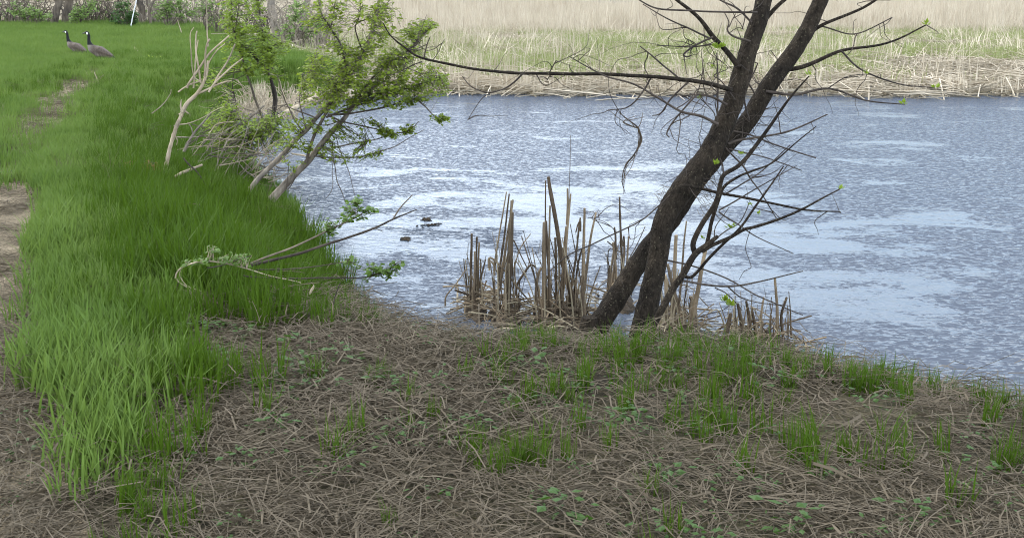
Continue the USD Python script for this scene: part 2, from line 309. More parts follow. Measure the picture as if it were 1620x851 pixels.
# ------------------------------------------------------------------ water: ripples, with calmer lanes between them
M['water'] = mat('water_look', {
    "g": ("geometry", {}),
    "mp": ("mapping", {"scale": (0.7, 1.0, 1.0), "rotation": (0, 0, 0.12)}),
    "a": ("noise_texture", {"scale": 6.0, "detail": 4.0, "roughness": 0.6, "distortion": 0.5}),
    "b": ("noise_texture", {"scale": 19.0, "detail": 3.0, "roughness": 0.6}),
    "ab": ("math", {"math_type": "multiply_add", "value2": 0.4}),
    "bp": ("bump", {"strength": 1.0, "distance": 0.010}),
    # where dark flecks of scum and painted ripple shade crowd, and where lanes open
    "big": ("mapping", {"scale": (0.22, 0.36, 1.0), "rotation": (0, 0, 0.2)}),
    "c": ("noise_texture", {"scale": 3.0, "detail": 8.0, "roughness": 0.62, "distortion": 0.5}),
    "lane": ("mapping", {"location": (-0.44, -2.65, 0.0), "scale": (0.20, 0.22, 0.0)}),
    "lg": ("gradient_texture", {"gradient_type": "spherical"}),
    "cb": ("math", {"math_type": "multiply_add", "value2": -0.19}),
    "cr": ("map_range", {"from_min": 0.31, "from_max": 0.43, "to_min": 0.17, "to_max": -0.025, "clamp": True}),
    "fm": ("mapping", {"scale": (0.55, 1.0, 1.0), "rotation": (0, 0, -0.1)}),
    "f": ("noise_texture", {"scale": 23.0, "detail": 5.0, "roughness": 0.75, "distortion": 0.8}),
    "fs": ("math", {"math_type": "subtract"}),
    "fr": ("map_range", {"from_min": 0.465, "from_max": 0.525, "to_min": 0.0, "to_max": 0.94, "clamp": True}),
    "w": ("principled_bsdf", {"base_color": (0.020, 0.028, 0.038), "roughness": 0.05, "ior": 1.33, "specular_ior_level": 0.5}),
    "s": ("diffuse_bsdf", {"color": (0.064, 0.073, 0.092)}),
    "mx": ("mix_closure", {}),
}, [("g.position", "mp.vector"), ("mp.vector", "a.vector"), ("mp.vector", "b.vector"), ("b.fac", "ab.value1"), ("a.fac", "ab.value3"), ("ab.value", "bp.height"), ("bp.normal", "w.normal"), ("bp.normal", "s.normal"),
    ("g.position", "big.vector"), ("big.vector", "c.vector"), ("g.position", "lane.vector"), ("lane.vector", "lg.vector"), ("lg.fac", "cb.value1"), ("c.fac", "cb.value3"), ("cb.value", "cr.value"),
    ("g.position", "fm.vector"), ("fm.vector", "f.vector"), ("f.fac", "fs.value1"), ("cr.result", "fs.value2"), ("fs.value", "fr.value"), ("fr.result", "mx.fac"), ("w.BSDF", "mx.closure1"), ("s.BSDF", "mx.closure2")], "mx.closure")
wv = np.array([(-40, 2, WATER), (120, 2, WATER), (120, 140, WATER), (-40, 140, WATER)], float)
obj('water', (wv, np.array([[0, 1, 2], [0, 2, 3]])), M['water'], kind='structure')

# ------------------------------------------------------------------ blades, tufts and how they are strewn
def blade(h, w, lean, az, base=(0, 0), seg=3, curl=1.0, fold=0.0):
    s = np.linspace(0, 1, seg + 1)
    out = lean * s ** (1 + curl); z = h * (s - 0.25 * lean / max(h, 1e-3) * s ** 2)
    wd = w * np.array([1.0, 0.9, 0.62, 0.02] if seg == 3 else list(np.linspace(1, 0.02, seg + 1)))
    d = np.array([math.cos(az), math.sin(az)]); sd = np.array([-d[1], d[0]])
    c = np.stack([base[0] + d[0] * out, base[1] + d[1] * out, z], 1)
    L = c + np.outer(wd / 2, [*sd, 0]); R = c - np.outer(wd / 2, [*sd, 0])
    v = np.empty((2 * (seg + 1), 3)); v[0::2] = L; v[1::2] = R
    f = []
    for i in range(seg):
        f += [(2 * i, 2 * i + 1, 2 * i + 3), (2 * i, 2 * i + 3, 2 * i + 2)]
    return v, np.array(f)
def tuft(n, h, w, spread, lean, r, seg=3):
    m = MB()
    for _ in range(n):
        hh = h * r.uniform(0.55, 1.1); a = r.uniform(0, 2 * np.pi); q = spread * math.sqrt(r.uniform(0, 1)); b = r.uniform(0, 2 * np.pi)
        m.add(blade(hh, w * r.uniform(0.6, 1.3), hh * lean * r.uniform(0.2, 1.2), a, (q * math.cos(b), q * math.sin(b)), seg))
    return m.out()
def quat(az, tilt=0.0, taz=0.0):
    qz = np.array([math.cos(az / 2), 0, 0, math.sin(az / 2)])
    qt = np.array([math.cos(tilt / 2), math.sin(tilt / 2) * math.cos(taz), math.sin(tilt / 2) * math.sin(taz), 0])
    a, b, c, d = qt; e, f, g, h = qz
    return (a * e - b * f - c * g - d * h, a * f + b * e + c * h - d * g, a * g - b * h + c * e + d * f, a * h + b * g - c * f + d * e)
def strew(name, protos, pts, scale, kind='stuff', tilt=0.12, seed=1, label=None, cat=None, idx=None, squash=None):
    r = np.random.default_rng(seed)
    inst = UsdGeom.PointInstancer.Define(stage, fresh('/World', name))
    base = str(inst.GetPath())
    rel = inst.CreatePrototypesRel()
    for k, (m, mt) in enumerate(protos):
        pm = usdkit.mesh(stage, f'{base}/tuft_{k + 1:03d}' if k else f'{base}/tuft', m, mt)
        rel.AddTarget(pm.GetPath())
    n = len(pts)
    idx = r.integers(0, len(protos), n) if idx is None else idx
    inst.CreateProtoIndicesAttr(Vt.IntArray.FromNumpy(np.asarray(idx, np.int32)))
    inst.CreatePositionsAttr(Vt.Vec3fArray.FromNumpy(np.asarray(pts, np.float32)))
    sc = np.repeat(np.asarray(scale, np.float32)[:, None], 3, 1)
    if squash is not None: sc[:, 2] *= squash
    inst.CreateScalesAttr(Vt.Vec3fArray.FromNumpy(sc))
    qs = [quat(r.uniform(0, 2 * np.pi), abs(r.normal(0, tilt)), r.uniform(0, 2 * np.pi)) for _ in range(n)]
    inst.CreateOrientationsAttr(Vt.QuathArray([Gf.Quath(float(a), float(b), float(c), float(d)) for a, b, c, d in qs]))
    return data(inst.GetPrim(), kind=kind, label=label, category=cat)
def scatter(n, x0, x1, y0, y1, seed):
    r = np.random.default_rng(seed)
    x, y = r.uniform(x0, x1, n), r.uniform(y0, y1, n)
    return x, y, r
def in_view(x, y, z, pad=60):
    d = np.stack([x, y, z], -1) - EYE
    f = d[:, 1] * cth - d[:, 2] * sth; up = d[:, 1] * sth + d[:, 2] * cth
    u, v = CX + FOC * d[:, 0] / f, CY - FOC * up / f
    return (f > 0.5) & (u > -pad) & (u < FW + pad) & (v < FH + pad * 4)

rt = np.random.default_rng(21)
def mixed_tuft(r):
    return tuft(22, 0.40, 0.0115, 0.09, r.uniform(0.25, 0.65), r)
tall = [(mixed_tuft(rt), M['grass']) for _ in range(9)]
low = [(tuft(30, 0.15, 0.008, 0.12, 0.55, rt), M['far_grass']) for _ in range(6)]
# tall, lush growth between the track and the water
x, y, r = scatter(60000, -9, 14, 2.6, 34, 50)
d, w = pond_dist(x, y), bank_weight(x, y)
pm = path_mask(x, y)
off = x - path_x(y)
h = 0.72 + 0.34 * smooth(0.36, 0.62, n2(x, y, 0.55, 61)) * (1 - 0.5 * smooth(8.5, 11, y)) + 0.35 * (n2(x, y, 2.6, 62) - 0.5) 
h *= smooth(-0.2, 0.9, off) * 0.75 + 0.25                     # lower next to the track
h = h * (1 - smooth(12, 20, y)) + smooth(12, 20, y) * (0.42 + 0.25 * n2(x, y, 0.9, 63))
lush = smooth(0.15, 0.5, d) * w
zone_near = smooth(-0.24, -0.14, x / y + 0.16 * (n2(x, y, 0.8, 66) - 0.5)) * smooth(6.75, 6.35, y + 0.6 * (n2(x, y, 1.2, 69) - 0.5))     # straw shows through near the shore
zone_right = smooth(-0.10, 0.0, x / y + 0.06 * (n2(x, y, 0.9, 70) - 0.5)) * smooth(9, 8, y)
bare = np.maximum(zone_near * (0.05 + 0.91 * smooth(0.42, 0.56, n2(x, y, 1.3, 67))), zone_right * (0.10 + 0.86 * smooth(0.42, 0.56, n2(x, y, 0.9, 68))))
edge_tufts = np.exp(-((x + 0.35) / 0.85) ** 2 - ((y - 6.55) / 0.45) ** 2)
bare = bare * (1 - 0.75 * edge_tufts * smooth(0.40, 0.52, n2(x, y, 1.6, 65)))
h *= 1 - 0.25 * zone_near * (1 - edge_tufts) - 0.32 * zone_right
dens = (1 - 0.85 * worn_spots(x, y)) * (1.0 - 0.45 * smooth(12, 22, y)) * lush * (1 - pm) ** 3 * (1 - bare) * smooth(-1.5, -1.2, off) * np.where((off > -1.0) & (off < 0.03) & (y < 20), 0.06 + 0.1 * smooth(0.5, 0.6, n2(x, y, 1.4, 64)), 1.0)
keep = (r.uniform(0, 1, len(x)) < dens)
z = land(x, y)
keep &= in_view(x, y, z)
print('tall tufts', keep.sum())
strew('tall_grass', tall, np.stack([x, y, z - 0.01], 1)[keep], (h * r.uniform(0.75, 1.2, len(x)))[keep], tilt=0.13, seed=51, label='lush tall green grass on the bank between the track and the pond', cat='grass')
# shorter turf on the rest of the bank
xs, ys = [], []
for n, y0, y1, a0, a1, sd in ((16000, 2.6, 14, -7, -1, 52), (26000, 10, 34, -18, 3, 53), (26000, 30, 66, -34, 1, 54)):
    a, b, r = scatter(n, a0, a1, y0, y1, sd); xs.append(a); ys.append(b)
x, y = np.concatenate(xs), np.concatenate(ys); r = np.random.default_rng(55)
d, w = pond_dist(x, y), bank_weight(x, y); pm = path_mask(x, y)
bald = worn_spots(x, y)
pm = pm * (1 - 0.25 * smooth(10.5, 13, y))
near_cut = 1 - 0.8 * smooth(14, 10, y) * smooth(0.3, 0.8, x - path_x(y))
keep = (r.uniform(0, 1, len(x)) < near_cut * w * smooth(0.1, 0.5, d) * (1 - (0.985 - 0.40 * smooth(0.36, 0.56, n2(x, y, 1.0, 75)) * smooth(9, 11.5, y)) * pm) ** 2 * (1 - 0.8 * bald)); z = land(x, y); keep &= in_view(x, y, z)
print('short tufts', keep.sum())
hs = (0.45 + 0.9 * n2(x, y, 0.5, 73) + 0.7 * n2(x, y, 1.7, 74)) * (1 + 0.9 * smooth(22, 60, y)) * r.uniform(0.7, 1.3, len(x))
strew('short_grass', low, np.stack([x, y, z - 0.01], 1)[keep], hs[keep], tilt=0.1, seed=56, label='short fresh green turf along the track and around the geese', cat='grass')

dead = [(tuft(6, 0.34, 0.0045, 0.10, 0.8, rt), M['thatch']) for _ in range(4)]
x, y, r = scatter(1500, -8, 4, 3, 24, 501)
d = pond_dist(x, y); keep = (d > 0.2) & (x - path_x(y) > 0.05) & (bank_weight(x, y) > 0.5) & (y > 6.3) & (x < -0.1 * y) & (r.uniform(0, 1, len(x)) < 0.25 + 0.6 * smooth(0.5, 0.62, n2(x, y, 0.7, 503))); z = land(x, y); keep &= in_view(x, y, z)
strew('dry_blades', dead, np.stack([x, y, z], 1)[keep], r.uniform(0.5, 1.1, keep.sum()), tilt=0.3, seed=502, label='last year dry blades standing among the green grass of the bank', cat='dead grass')
# fallen straw on the near shore slope and here and there in the turf
def fallen(n, L, w, spread, r, up=0.06):
    m = MB()
    for _ in range(n):
        a = r.uniform(0, np.pi * 2); l = L * r.uniform(0.4, 1.2); c = np.array([r.normal(0, spread), r.normal(0, spread), r.uniform(0.005, up)])
        dr = np.array([math.cos(a), math.sin(a), r.normal(0, 0.14)])
        p = np.array([c - dr * l / 2, c + np.array([0, 0, r.uniform(0, 0.03)]), c + dr * l / 2])
        m.add(tube(p, w * r.uniform(0.5, 1.2) / 2, 3))
    return m.out()
def litter(r):
    m = MB().add(fallen(26, 0.24, 0.0034, 0.16, r, 0.035))
    for _ in range(26):
        a = r.uniform(0, 2 * np.pi); l = r.uniform(0.05, 0.18); c = np.array([r.normal(0, 0.15), r.normal(0, 0.15), r.uniform(0.004, 0.04)])
        d = np.array([math.cos(a), math.sin(a), r.normal(0, 0.12)]); sd = np.array([-d[1], d[0], r.normal(0, 0.5)]) * r.uniform(0.0008, 0.0028)
        b = c + d * l * 0.5 + [0, 0, r.uniform(0, 0.015)]; e = c + d * l + np.array([-d[1], d[0], 0]) * r.normal(0, 0.03)
        m.add((np.array([c - sd, c + sd, b - sd, b + sd, e - sd * 0.3, e + sd * 0.3]), np.array([(0, 1, 3), (0, 3, 2), (2, 3, 5), (2, 5, 4)])))
    return m.out()
mats = [(litter(rt), M['thatch']) for _ in range(7)]
x1, y1, r = scatter(7500, -9, 9, 2.6, 33, 57); x2, y2, r = scatter(3600, -2, 7, 2.6, 8.4, 571); x, y = np.concatenate([x1, x2]), np.concatenate([y1, y2])
d, w = pond_dist(x, y), bank_weight(x, y)
edge = smooth(1.7, 0.5, d) * smooth(0.0, 0.15, d)
zone = smooth(-0.21, -0.15, x / y) * smooth(8.6, 7.0, y)
keep = r.uniform(0, 1, len(x)) < np.clip(0.6 * worn_spots(x, y) + 0.9 * zone * (0.35 + 0.65 * smooth(0.40, 0.54, n2(x, y, 1.1, 67))) + 0.3 * edge + 0.75 * path_mask(x, y) + 0.10, 0, 1) * smooth(0.1, 0.5, d)
z = land(x, y); keep &= in_view(x, y, z)
strew('dead_grass', mats, np.stack([x, y, z], 1)[keep], r.uniform(0.7, 1.3, keep.sum()), tilt=0.12, seed=58, label='matted dead straw on the near shore and the edge of the track', cat='dead grass')
# small broad-leaved weeds
M['weed'] = leafy('weed_look', [(0.02, 0.05, 0.006), (0.045, 0.09, 0.012), (0.085, 0.14, 0.02), (0.13, 0.17, 0.03)], 0.35, 0.5, 1.2)
def rosette(n, l, w, r):
    m = MB()
    for _ in range(n):
        a = r.uniform(0, 2 * np.pi); hh = r.uniform(0.02, 0.09); c = np.array([math.cos(a), math.sin(a), 0]) * r.uniform(0.0, 0.09) + [0, 0, hh]
        m.add(leaf_at(c, np.array([math.cos(a), math.sin(a), r.uniform(-0.2, 0.4)]), l * r.uniform(0.6, 1.2), w, r))
    return m.out()
def leaf_at(c, dr, l, w, r, droop=0.15):
    """one small pointed leaf folded along its rib: four triangles"""
    dr = dr / (np.linalg.norm(dr) + 1e-9)
    up = np.array([0, 0, 1.0]) + r.normal(0, 0.35, 3)
    sd = np.cross(dr, up); sd /= np.linalg.norm(sd) + 1e-9; nn = np.cross(sd, dr)
    v = np.array([c, c + dr * l * 0.45 + sd * l * w - nn * l * 0.05, c + dr * l * 0.5 + nn * l * 0.04, c + dr * l * 0.45 - sd * l * w - nn * l * 0.05, c + dr * l - nn * l * droop])
    return v, np.array([(0, 1, 2), (0, 2, 3), (1, 4, 2), (2, 4, 3)])
weeds = [(rosette(8 + 4 * k, 0.018 + 0.006 * k, 0.26 + 0.05 * (k % 3), rt), M['weed']) for k in range(5)]
x, y, r = scatter(2600, -4, 8, 2.6, 11, 59)
d = pond_dist(x, y)
keep = (d > 0.25) & (r.uniform(0, 1, len(x)) < 0.10 + 0.7 * smooth(-0.21, -0.15, x / y) * smooth(8.0, 6.9, y) + 0.3 * path_mask(x, y) * smooth(8, 6, y)); z = land(x, y); keep &= in_view(x, y, z)
strew('ground_weeds', weeds, np.stack([x, y, z], 1)[keep], r.uniform(0.5, 1.2, keep.sum()), tilt=0.1, seed=60, label='low broad-leaved weeds among the straw by the near shore', cat='weeds')

# ------------------------------------------------------------------ the marsh on the far side
def reed_bunch(n, h, w, spread, lean, r, flop=0.15):
    m = MB()
    for _ in range(n):
        a = r.uniform(0, 2 * np.pi); q = spread * math.sqrt(r.uniform(0, 1)); b = r.uniform(0, 2 * np.pi)
        hh = h * r.uniform(0.5, 1.1); ln = abs(r.normal(0, lean)) * hh
        if r.uniform() < flop: ln = hh * r.uniform(0.6, 1.6); hh *= 0.6
        m.add(blade(hh, w * r.uniform(0.6, 1.4), ln, a, (q * math.cos(b), q * math.sin(b)), 2, 0.2))
    return m.out()
standing = [(reed_bunch(16, 2.1, 0.028, 0.7, 0.2, rt, 0.30), M['reed']) for _ in range(7)]
def sheaf(n, L, w, r):
    m = MB()
    for _ in range(n):
        a = r.normal(0, 0.22); h = L * r.uniform(0.25, 0.75)
        m.add(blade(h, w * r.uniform(0.6, 1.3), L * r.uniform(0.5, 0.95), a, (r.normal(0, 0.35), r.normal(0, 0.35)), 2, r.uniform(0.0, 0.5)))
    return m.out()
leaning = [(sheaf(14, 1.7, 0.030, rt), M['reed']) for _ in range(6)]
sparse = [(reed_bunch(9, 1.15, 0.026, 0.5, 0.2, rt, 0.28), M['reed']) for _ in range(7)]
flat = [(fallen(16, 1.5, 0.024, 0.5, rt, 0.18), M['reed']) for _ in range(6)]
green = [(tuft(26, 0.34, 0.02, 0.5, 0.5, rt, 2), M['sedge']) for _ in range(6)]
def marsh_points(n, y0, y1, seed, dens):
    r = np.random.default_rng(seed)
    y = np.sqrt(r.uniform(y0 ** 2, y1 ** 2, n)); x = y * r.uniform(-0.38, 0.62, n)
    keep = (r.uniform(0, 1, n) < dens(x, y) * (1 - bank_weight(x, y))) & (pond_dist(x, y) > 0.05)
    return x[keep], y[keep], r
x, y, r = marsh_points(14000, 56, 118, 81, lambda x, y: smooth(60, 68, y + 16 * (n2(x, y, 0.12, 83) - 0.5)) * np.maximum(smooth(88, 96, y), 0.28 + 0.72 * smooth(0.40, 0.52, n2(x, y, 0.5, 94))))
strew('reed_bed', standing, np.stack([x, y, land(x, y) - 0.05], 1), (0.45 + 1.0 * n2(x, y, 0.22, 93) + 0.35 * smooth(88, 100, y)) * r.uniform(0.75, 1.25, len(x)), tilt=0.15, seed=82, label='dense pale dry reeds standing at the back of the marsh', cat='reeds')
x, y, r = marsh_points(2600, 30, 84, 96, lambda x, y: 0.25 + 0.75 * smooth(0.48, 0.58, n2(x, y, 0.4, 97)))
strew('leaning_reeds', leaning, np.stack([x, y, land(x, y) - 0.03], 1), r.uniform(0.5, 1.25, len(x)), tilt=0.08, seed=98, label='broken dry reeds leaning over in sheaves across the marsh', cat='reeds')
x, y, r = marsh_points(9000, 27, 64, 84, lambda x, y: 0.04 + 0.45 * smooth(0.50, 0.62, n2(x, y, 0.3, 85)))
strew('sparse_reeds', sparse, np.stack([x, y, land(x, y) - 0.05], 1), r.uniform(0.35, 1.25, len(x)), tilt=0.14, seed=86, label='thin broken dry reeds scattered over the marsh', cat='reeds')
x, y, r = marsh_points(5200, 26.5, 66, 87, lambda x, y: 0.35 + 0.65 * smooth(0.5, 0.62, n2(x, y, 0.25, 88)) + 0.5 * smooth(33, 29, y))
strew('fallen_reeds', flat, np.stack([x, y, np.maximum(land(x, y), WATER)], 1), r.uniform(0.6, 1.3, len(x)), tilt=0.05, seed=89, label='flattened straw-coloured reeds lying across the marsh', cat='reeds')
x, y, r = marsh_points(17000, 29, 72, 90, lambda x, y: smooth(0.32, 0.48, n2(x, y, 0.16, 91)) * smooth(28, 36, y))
strew('marsh_sedge', green, np.stack([x, y, np.maximum(land(x, y), WATER)], 1), r.uniform(0.7, 1.7, len(x)), tilt=0.12, seed=92, label='yellow-green sedge growing through the flattened reeds', cat='sedge')

# ------------------------------------------------------------------ foliage: twigs that grow from a tree's limbs and end in small leaves
DENSE = 1.55
def c_at(c, s):
    k = np.clip(s, 0, 1) * (len(c) - 1); i = min(int(k), len(c) - 2)
    return c[i] + (c[i + 1] - c[i]) * (k - i)
def foliage(t, name, leafmat, twigmat, regions, nodes, Y, dY, leaf_px, per, seed, flat=0.35, leaf_w=0.30, twig_px=1.3):
    """regions: (x, y, half width, half height, number of twigs) as seen; nodes: points of the limbs that the twigs grow from. One spray per region."""
    r = np.random.default_rng(seed)
    nodes = np.asarray(nodes)
    for (cx, cy, rx, ry, n) in regions:
        lv, tw = MB(), MB()
        for _ in range(int(n * DENSE)):
            a, q = r.uniform(0, 2 * np.pi), math.sqrt(r.uniform(0, 1))
            e = at(cx + rx * q * math.cos(a), cy + ry * q * math.sin(a), Y + r.uniform(-dY, dY))
            sub = nodes[r.uniform(0, 1, len(nodes)) < 0.55] if len(nodes) > 6 else nodes
            b = sub[np.argmin(((sub - e) ** 2 * [1, 0.5, 1.6]).sum(1))]
            L = np.linalg.norm(e - b)
            mid = (b + e) / 2 + np.array([r.normal(0, 0.05), r.normal(0, 0.05), 0.06 * r.normal(0.6, 1)]) * L
            c = spline([b, mid, e], 7)
            tw.add(tube(c, np.array([twig_px, twig_px * 0.45]) * 0.5 * mpp(Y), 4))
            ls = leaf_px * mpp(Y)
            along = min(L, ls * 15)
            dr0 = (e - b) / (L + 1e-9)
            for k in range(per):
                s = r.uniform(0, 1) ** 0.7
                p = c_at(c, 1 - along / L * (1 - s)) + r.normal(0, 0.3 * ls, 3)
                yaw = math.atan2(dr0[1], dr0[0]) + r.choice([-1, 1]) * r.uniform(0.2, 1.5)
                d = np.array([math.cos(yaw), math.sin(yaw), r.normal(-0.12, flat)])
                lv.add(leaf_at(p, d, ls * r.uniform(0.6, 1.35), leaf_w * r.uniform(0.8, 1.2), r))
        part('twigs', tw.out(), twigmat, t, kind='stuff')
        part(name, lv.out(), leafmat, t, kind='stuff')

# ------------------------------------------------------------------ the dark leaning tree in front, with two stems
ax, ay = 1019, 545
t = thing('leaning_tree', 'dark bare tree with two crossing stems leaning right over the pond', 'tree', at(ax, ay, 7.0))
nodesA = []
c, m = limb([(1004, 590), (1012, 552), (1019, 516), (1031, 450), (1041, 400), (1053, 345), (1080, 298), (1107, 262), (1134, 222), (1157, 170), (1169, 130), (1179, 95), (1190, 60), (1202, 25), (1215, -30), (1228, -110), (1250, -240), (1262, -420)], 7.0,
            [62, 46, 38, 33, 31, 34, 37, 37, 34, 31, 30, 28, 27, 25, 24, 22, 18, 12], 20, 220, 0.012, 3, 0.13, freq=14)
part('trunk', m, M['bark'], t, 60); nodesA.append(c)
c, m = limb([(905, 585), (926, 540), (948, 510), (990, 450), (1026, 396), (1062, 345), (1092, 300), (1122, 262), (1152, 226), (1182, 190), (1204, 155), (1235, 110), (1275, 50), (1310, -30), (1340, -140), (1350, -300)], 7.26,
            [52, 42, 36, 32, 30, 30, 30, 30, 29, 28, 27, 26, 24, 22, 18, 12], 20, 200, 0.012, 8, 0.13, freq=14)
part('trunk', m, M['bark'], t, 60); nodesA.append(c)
limbs = [
    ([(1169, 106), (1148, 79), (1128, 59), (1105, 30), (1070, 0), (1030, -40), (985, -95)], [10, 8, 8, 6, 5, 4, 2], 6.95),
    ([(1198, 20), (1140, 19), (1092, 17), (1042, 13), (1014, 0), (1004, -9)], [3.5, 3, 3, 2.5, 2], 6.9),
    ([(1123, 61), (1092, 46), (1059, 31), (1018, 7)], [3.2, 2.8, 2.2, 1.4], 6.85),
    ([(1133, 70), (1110, 74), (1085, 76), (1039, 73)], [2.8, 2.2, 1.6], 6.95),
    ([(1128, 59), (1101, 71), (1082, 86), (1086, 91), (1094, 88)], [3.6, 3.2, 2.8, 2], 6.85),
    ([(1101, 71), (1096, 66), (1084, 60)], [1.8, 1.2], 6.85), ([(1098, 73), (1092, 80), (1090, 90)], [1.8, 1.2], 6.85),
    ([(1158, 143), (1118, 132), (1075, 126), (1032, 122), (960, 118), (870, 117), (800, 115), (750, 110), (700, 100), (662, 91), (640, 76), (618, 58), (605, 38)], [8, 7, 6.5, 6, 5.5, 5, 4.6, 4.2, 4, 3.4, 3, 2.2, 1.6], 6.8),
    ([(828, 116), (812, 132), (795, 142), (770, 146), (745, 138), (730, 121)], [3.4, 3, 2.6, 2.2, 1.4], 6.8),
    ([(778, 146), (762, 158), (748, 178), (740, 192)], [1.6, 1.1], 6.8),
    ([(671, 95), (672, 84), (676, 70), (681, 59)], [2.6, 2.2, 1.6], 6.8), ([(655, 87), (650, 78), (664, 64)], [2, 1.3], 6.78), ([(683, 97), (694, 80), (703, 63)], [1.6, 1.0], 6.82),
    ([(668, 98), (650, 106), (630, 115), (612, 120)], [2, 1.2], 6.78),
    ([(868, 117), (874, 105), (880, 95)], [2.4, 1.8], 6.8), ([(873, 118), (866, 128)], [1.8, 1.2], 6.8), ([(908, 117), (903, 108), (902, 102)], [1.6, 1.0], 6.8),
    ([(1075, 125), (1046, 99), (1030, 86), (1013, 74)], [3, 2.6, 1.8], 6.8),
    ([(1136, 197), (1108, 184), (1077, 177), (1042, 155), (1003, 133), (960, 121), (930, 106), (902, 90)], [5, 4.4, 4, 3.4, 3, 2.6, 2, 1.4], 6.75),
    ([(1031, 122), (1019, 142), (1003, 161), (990, 170), (976, 173)], [3, 2.8, 2.4, 1.6], 6.8),
    ([(1090, 129), (1062, 155), (1046, 179), (1032, 184)], [3.2, 2.8, 1.6], 6.8),
    ([(1102, 150), (1077, 178), (1062, 197), (1055, 211), (1059, 217)], [3, 2.8, 2.6, 2], 6.75),
    ([(1150, 166), (1125, 153), (1098, 150), (1078, 153)], [4, 3, 2.2], 6.85),
    ([(1152, 228), (1171, 221), (1200, 216), (1250, 206), (1310, 180)], [4.5, 4, 3.6, 3, 2], 6.95),
    ([(1160, 208), (1185, 214), (1230, 230), (1290, 250)], [3, 2.6, 2], 7.1),
    ([(1148, 234), (1174, 263), (1187, 285), (1205, 308), (1230, 350)], [3, 2.8, 2.2, 1.6], 6.95),
    ([(1153, 236), (1180, 242), (1215, 250), (1270, 270)], [2.6, 2, 1.4], 6.95),
    ([(1187, 66), (1161, 59), (1151, 49), (1153, 36), (1146, 21)], [4, 3.4, 3, 2, 1.4], 6.9), ([(1153, 44), (1158, 32), (1164, 21)], [2, 1.3], 6.9), ([(1155, 52), (1168, 44), (1176, 47)], [1.6, 1], 6.9),
    ([(1189, 36), (1164, 13), (1139, 0), (1108, -20)], [3.6, 3, 2], 6.9),
    ([(1134, 200), (1135, 191), (1136, 160), (1136, 120), (1134, 84)], [3, 3, 2.6, 2.2], 6.9),
    ([(1133, 192), (1126, 178), (1116, 166), (1108, 158)], [2, 1.4], 6.9),
    ([(1134, 90), (1128, 100), (1126, 106)], [1.5, 1.2], 6.9),
    ([(1102, 150), (1108, 132), (1112, 109), (1109, 82)], [2.2, 1.8, 1.2], 6.85),
    ([(1163, 158), (1140, 128), (1128, 118), (1150, 108), (1140, 96)], [2, 1.5, 1], 6.9),
    ([(1072, 306), (1075, 296), (1085, 293), (1108, 297), (1146, 307), (1200, 316), (1262, 330), (1330, 336)], [6, 6, 6, 5.6, 5, 4.4, 3.4, 2], 6.85),
    ([(1060, 309), (1036, 330), (1010, 350), (975, 368), (940, 385), (900, 403), (868, 428)], [2.0, 2.2, 2.4, 2.2, 1.6], 6.9), ([(975, 368), (955, 352), (930, 345)], [1.2, 0.9], 6.9),
    ([(1148, 307), (1176, 290), (1205, 270), (1250, 230)], [2.6, 2.2, 1.6], 6.9),
    ([(1195, 150), (1175, 120), (1160, 112)], [3, 2], 7.1), ([(1185, 190), (1178, 150), (1195, 112), (1200, 100)], [3.5, 3, 2], 7.15),
    ([(1204, 40), (1230, 10), (1270, -20), (1330, -60)], [8, 6, 4], 7.05),
    ([(1232, 112), (1270, 105), (1330, 80), (1400, 70), (1465, 40)], [8, 7, 5, 3.5, 2], 7.3), ([(1330, 80), (1360, 110), (1420, 132), (1480, 140)], [3.5, 2.6, 1.6], 7.3),
    ([(1262, 70), (1300, 40), (1370, 10), (1440, -40)], [7, 5, 3], 7.3), ([(1300, 42), (1352, 55), (1410, 30)], [2.6, 1.6], 7.3),
    ([(1212, 145), (1260, 150), (1310, 140), (1370, 160), (1430, 165)], [5, 4, 3, 1.6], 7.2), ([(1310, 140), (1340, 122), (1372, 118)], [2, 1.2], 7.2),
]
for k, (pix, w, YY) in enumerate(limbs):
    c, m = limb(pix, YY, w, 6, max(10, 6 * len(pix)), 0.012, 100 + k, 0.0)
    part('branch', m, M['twig'] if max(w) < 6 else M['bark'], t, 60); nodesA.append(c)
r = np.random.default_rng(222)
for k in range(190):
    c = nodesA[int(r.integers(3, len(nodesA)))] if k % 3 else nodesA[int(r.integers(0, 2))][60:150]
    p = c[int(r.integers(len(c) // 4, len(c)))]
    L = r.uniform(0.06, 0.26) * (1 + (k % 5 == 0)); d = np.array([r.normal(0.1, 0.8), r.normal(0, 0.35), r.normal(0.15, 0.75)]); d /= np.linalg.norm(d)
    mid = p + d * L * 0.5 + r.normal(0, 0.03, 3); e = p + d * L + r.normal(0, 0.05, 3)
    part('twig', tube(wobble(spline([p, mid, e], 12), 0.03 * L / 0.2, 9.0, 230 + k), [r.uniform(0.0020, 0.0038), 0.0010], 4), M['twig'], t)
def buds(t, places, Y, seed, n=9, size=7):
    r = np.random.default_rng(seed)
    for (x, y, s) in places:
        b = MB(); o = at(x, y, Y)
        for _ in range(n):
            d = r.normal(0, 1, 3); d[2] = abs(d[2]) + 0.4; d /= np.linalg.norm(d)
            b.add(leaf_at(o + d * 0.006, d, size * s * mpp(Y) * r.uniform(0.6, 1.2), 0.28, r, -0.1))
        part('leaf_bud', b.out(), M['young_leaf'], t)
buds(t, [(1136, 78, 1.5), (1143, 76, 1.1), (1131, 74, 0.9), (1126, 107, 0.8), (1108, 157, 1.2), (1133, 261, 1.2), (1172, 245, 1.1), (1480, 140, 1.2), (1430, 165, 1.1), (1465, 40, 1.2), (1372, 118, 1)], 6.9, 5)
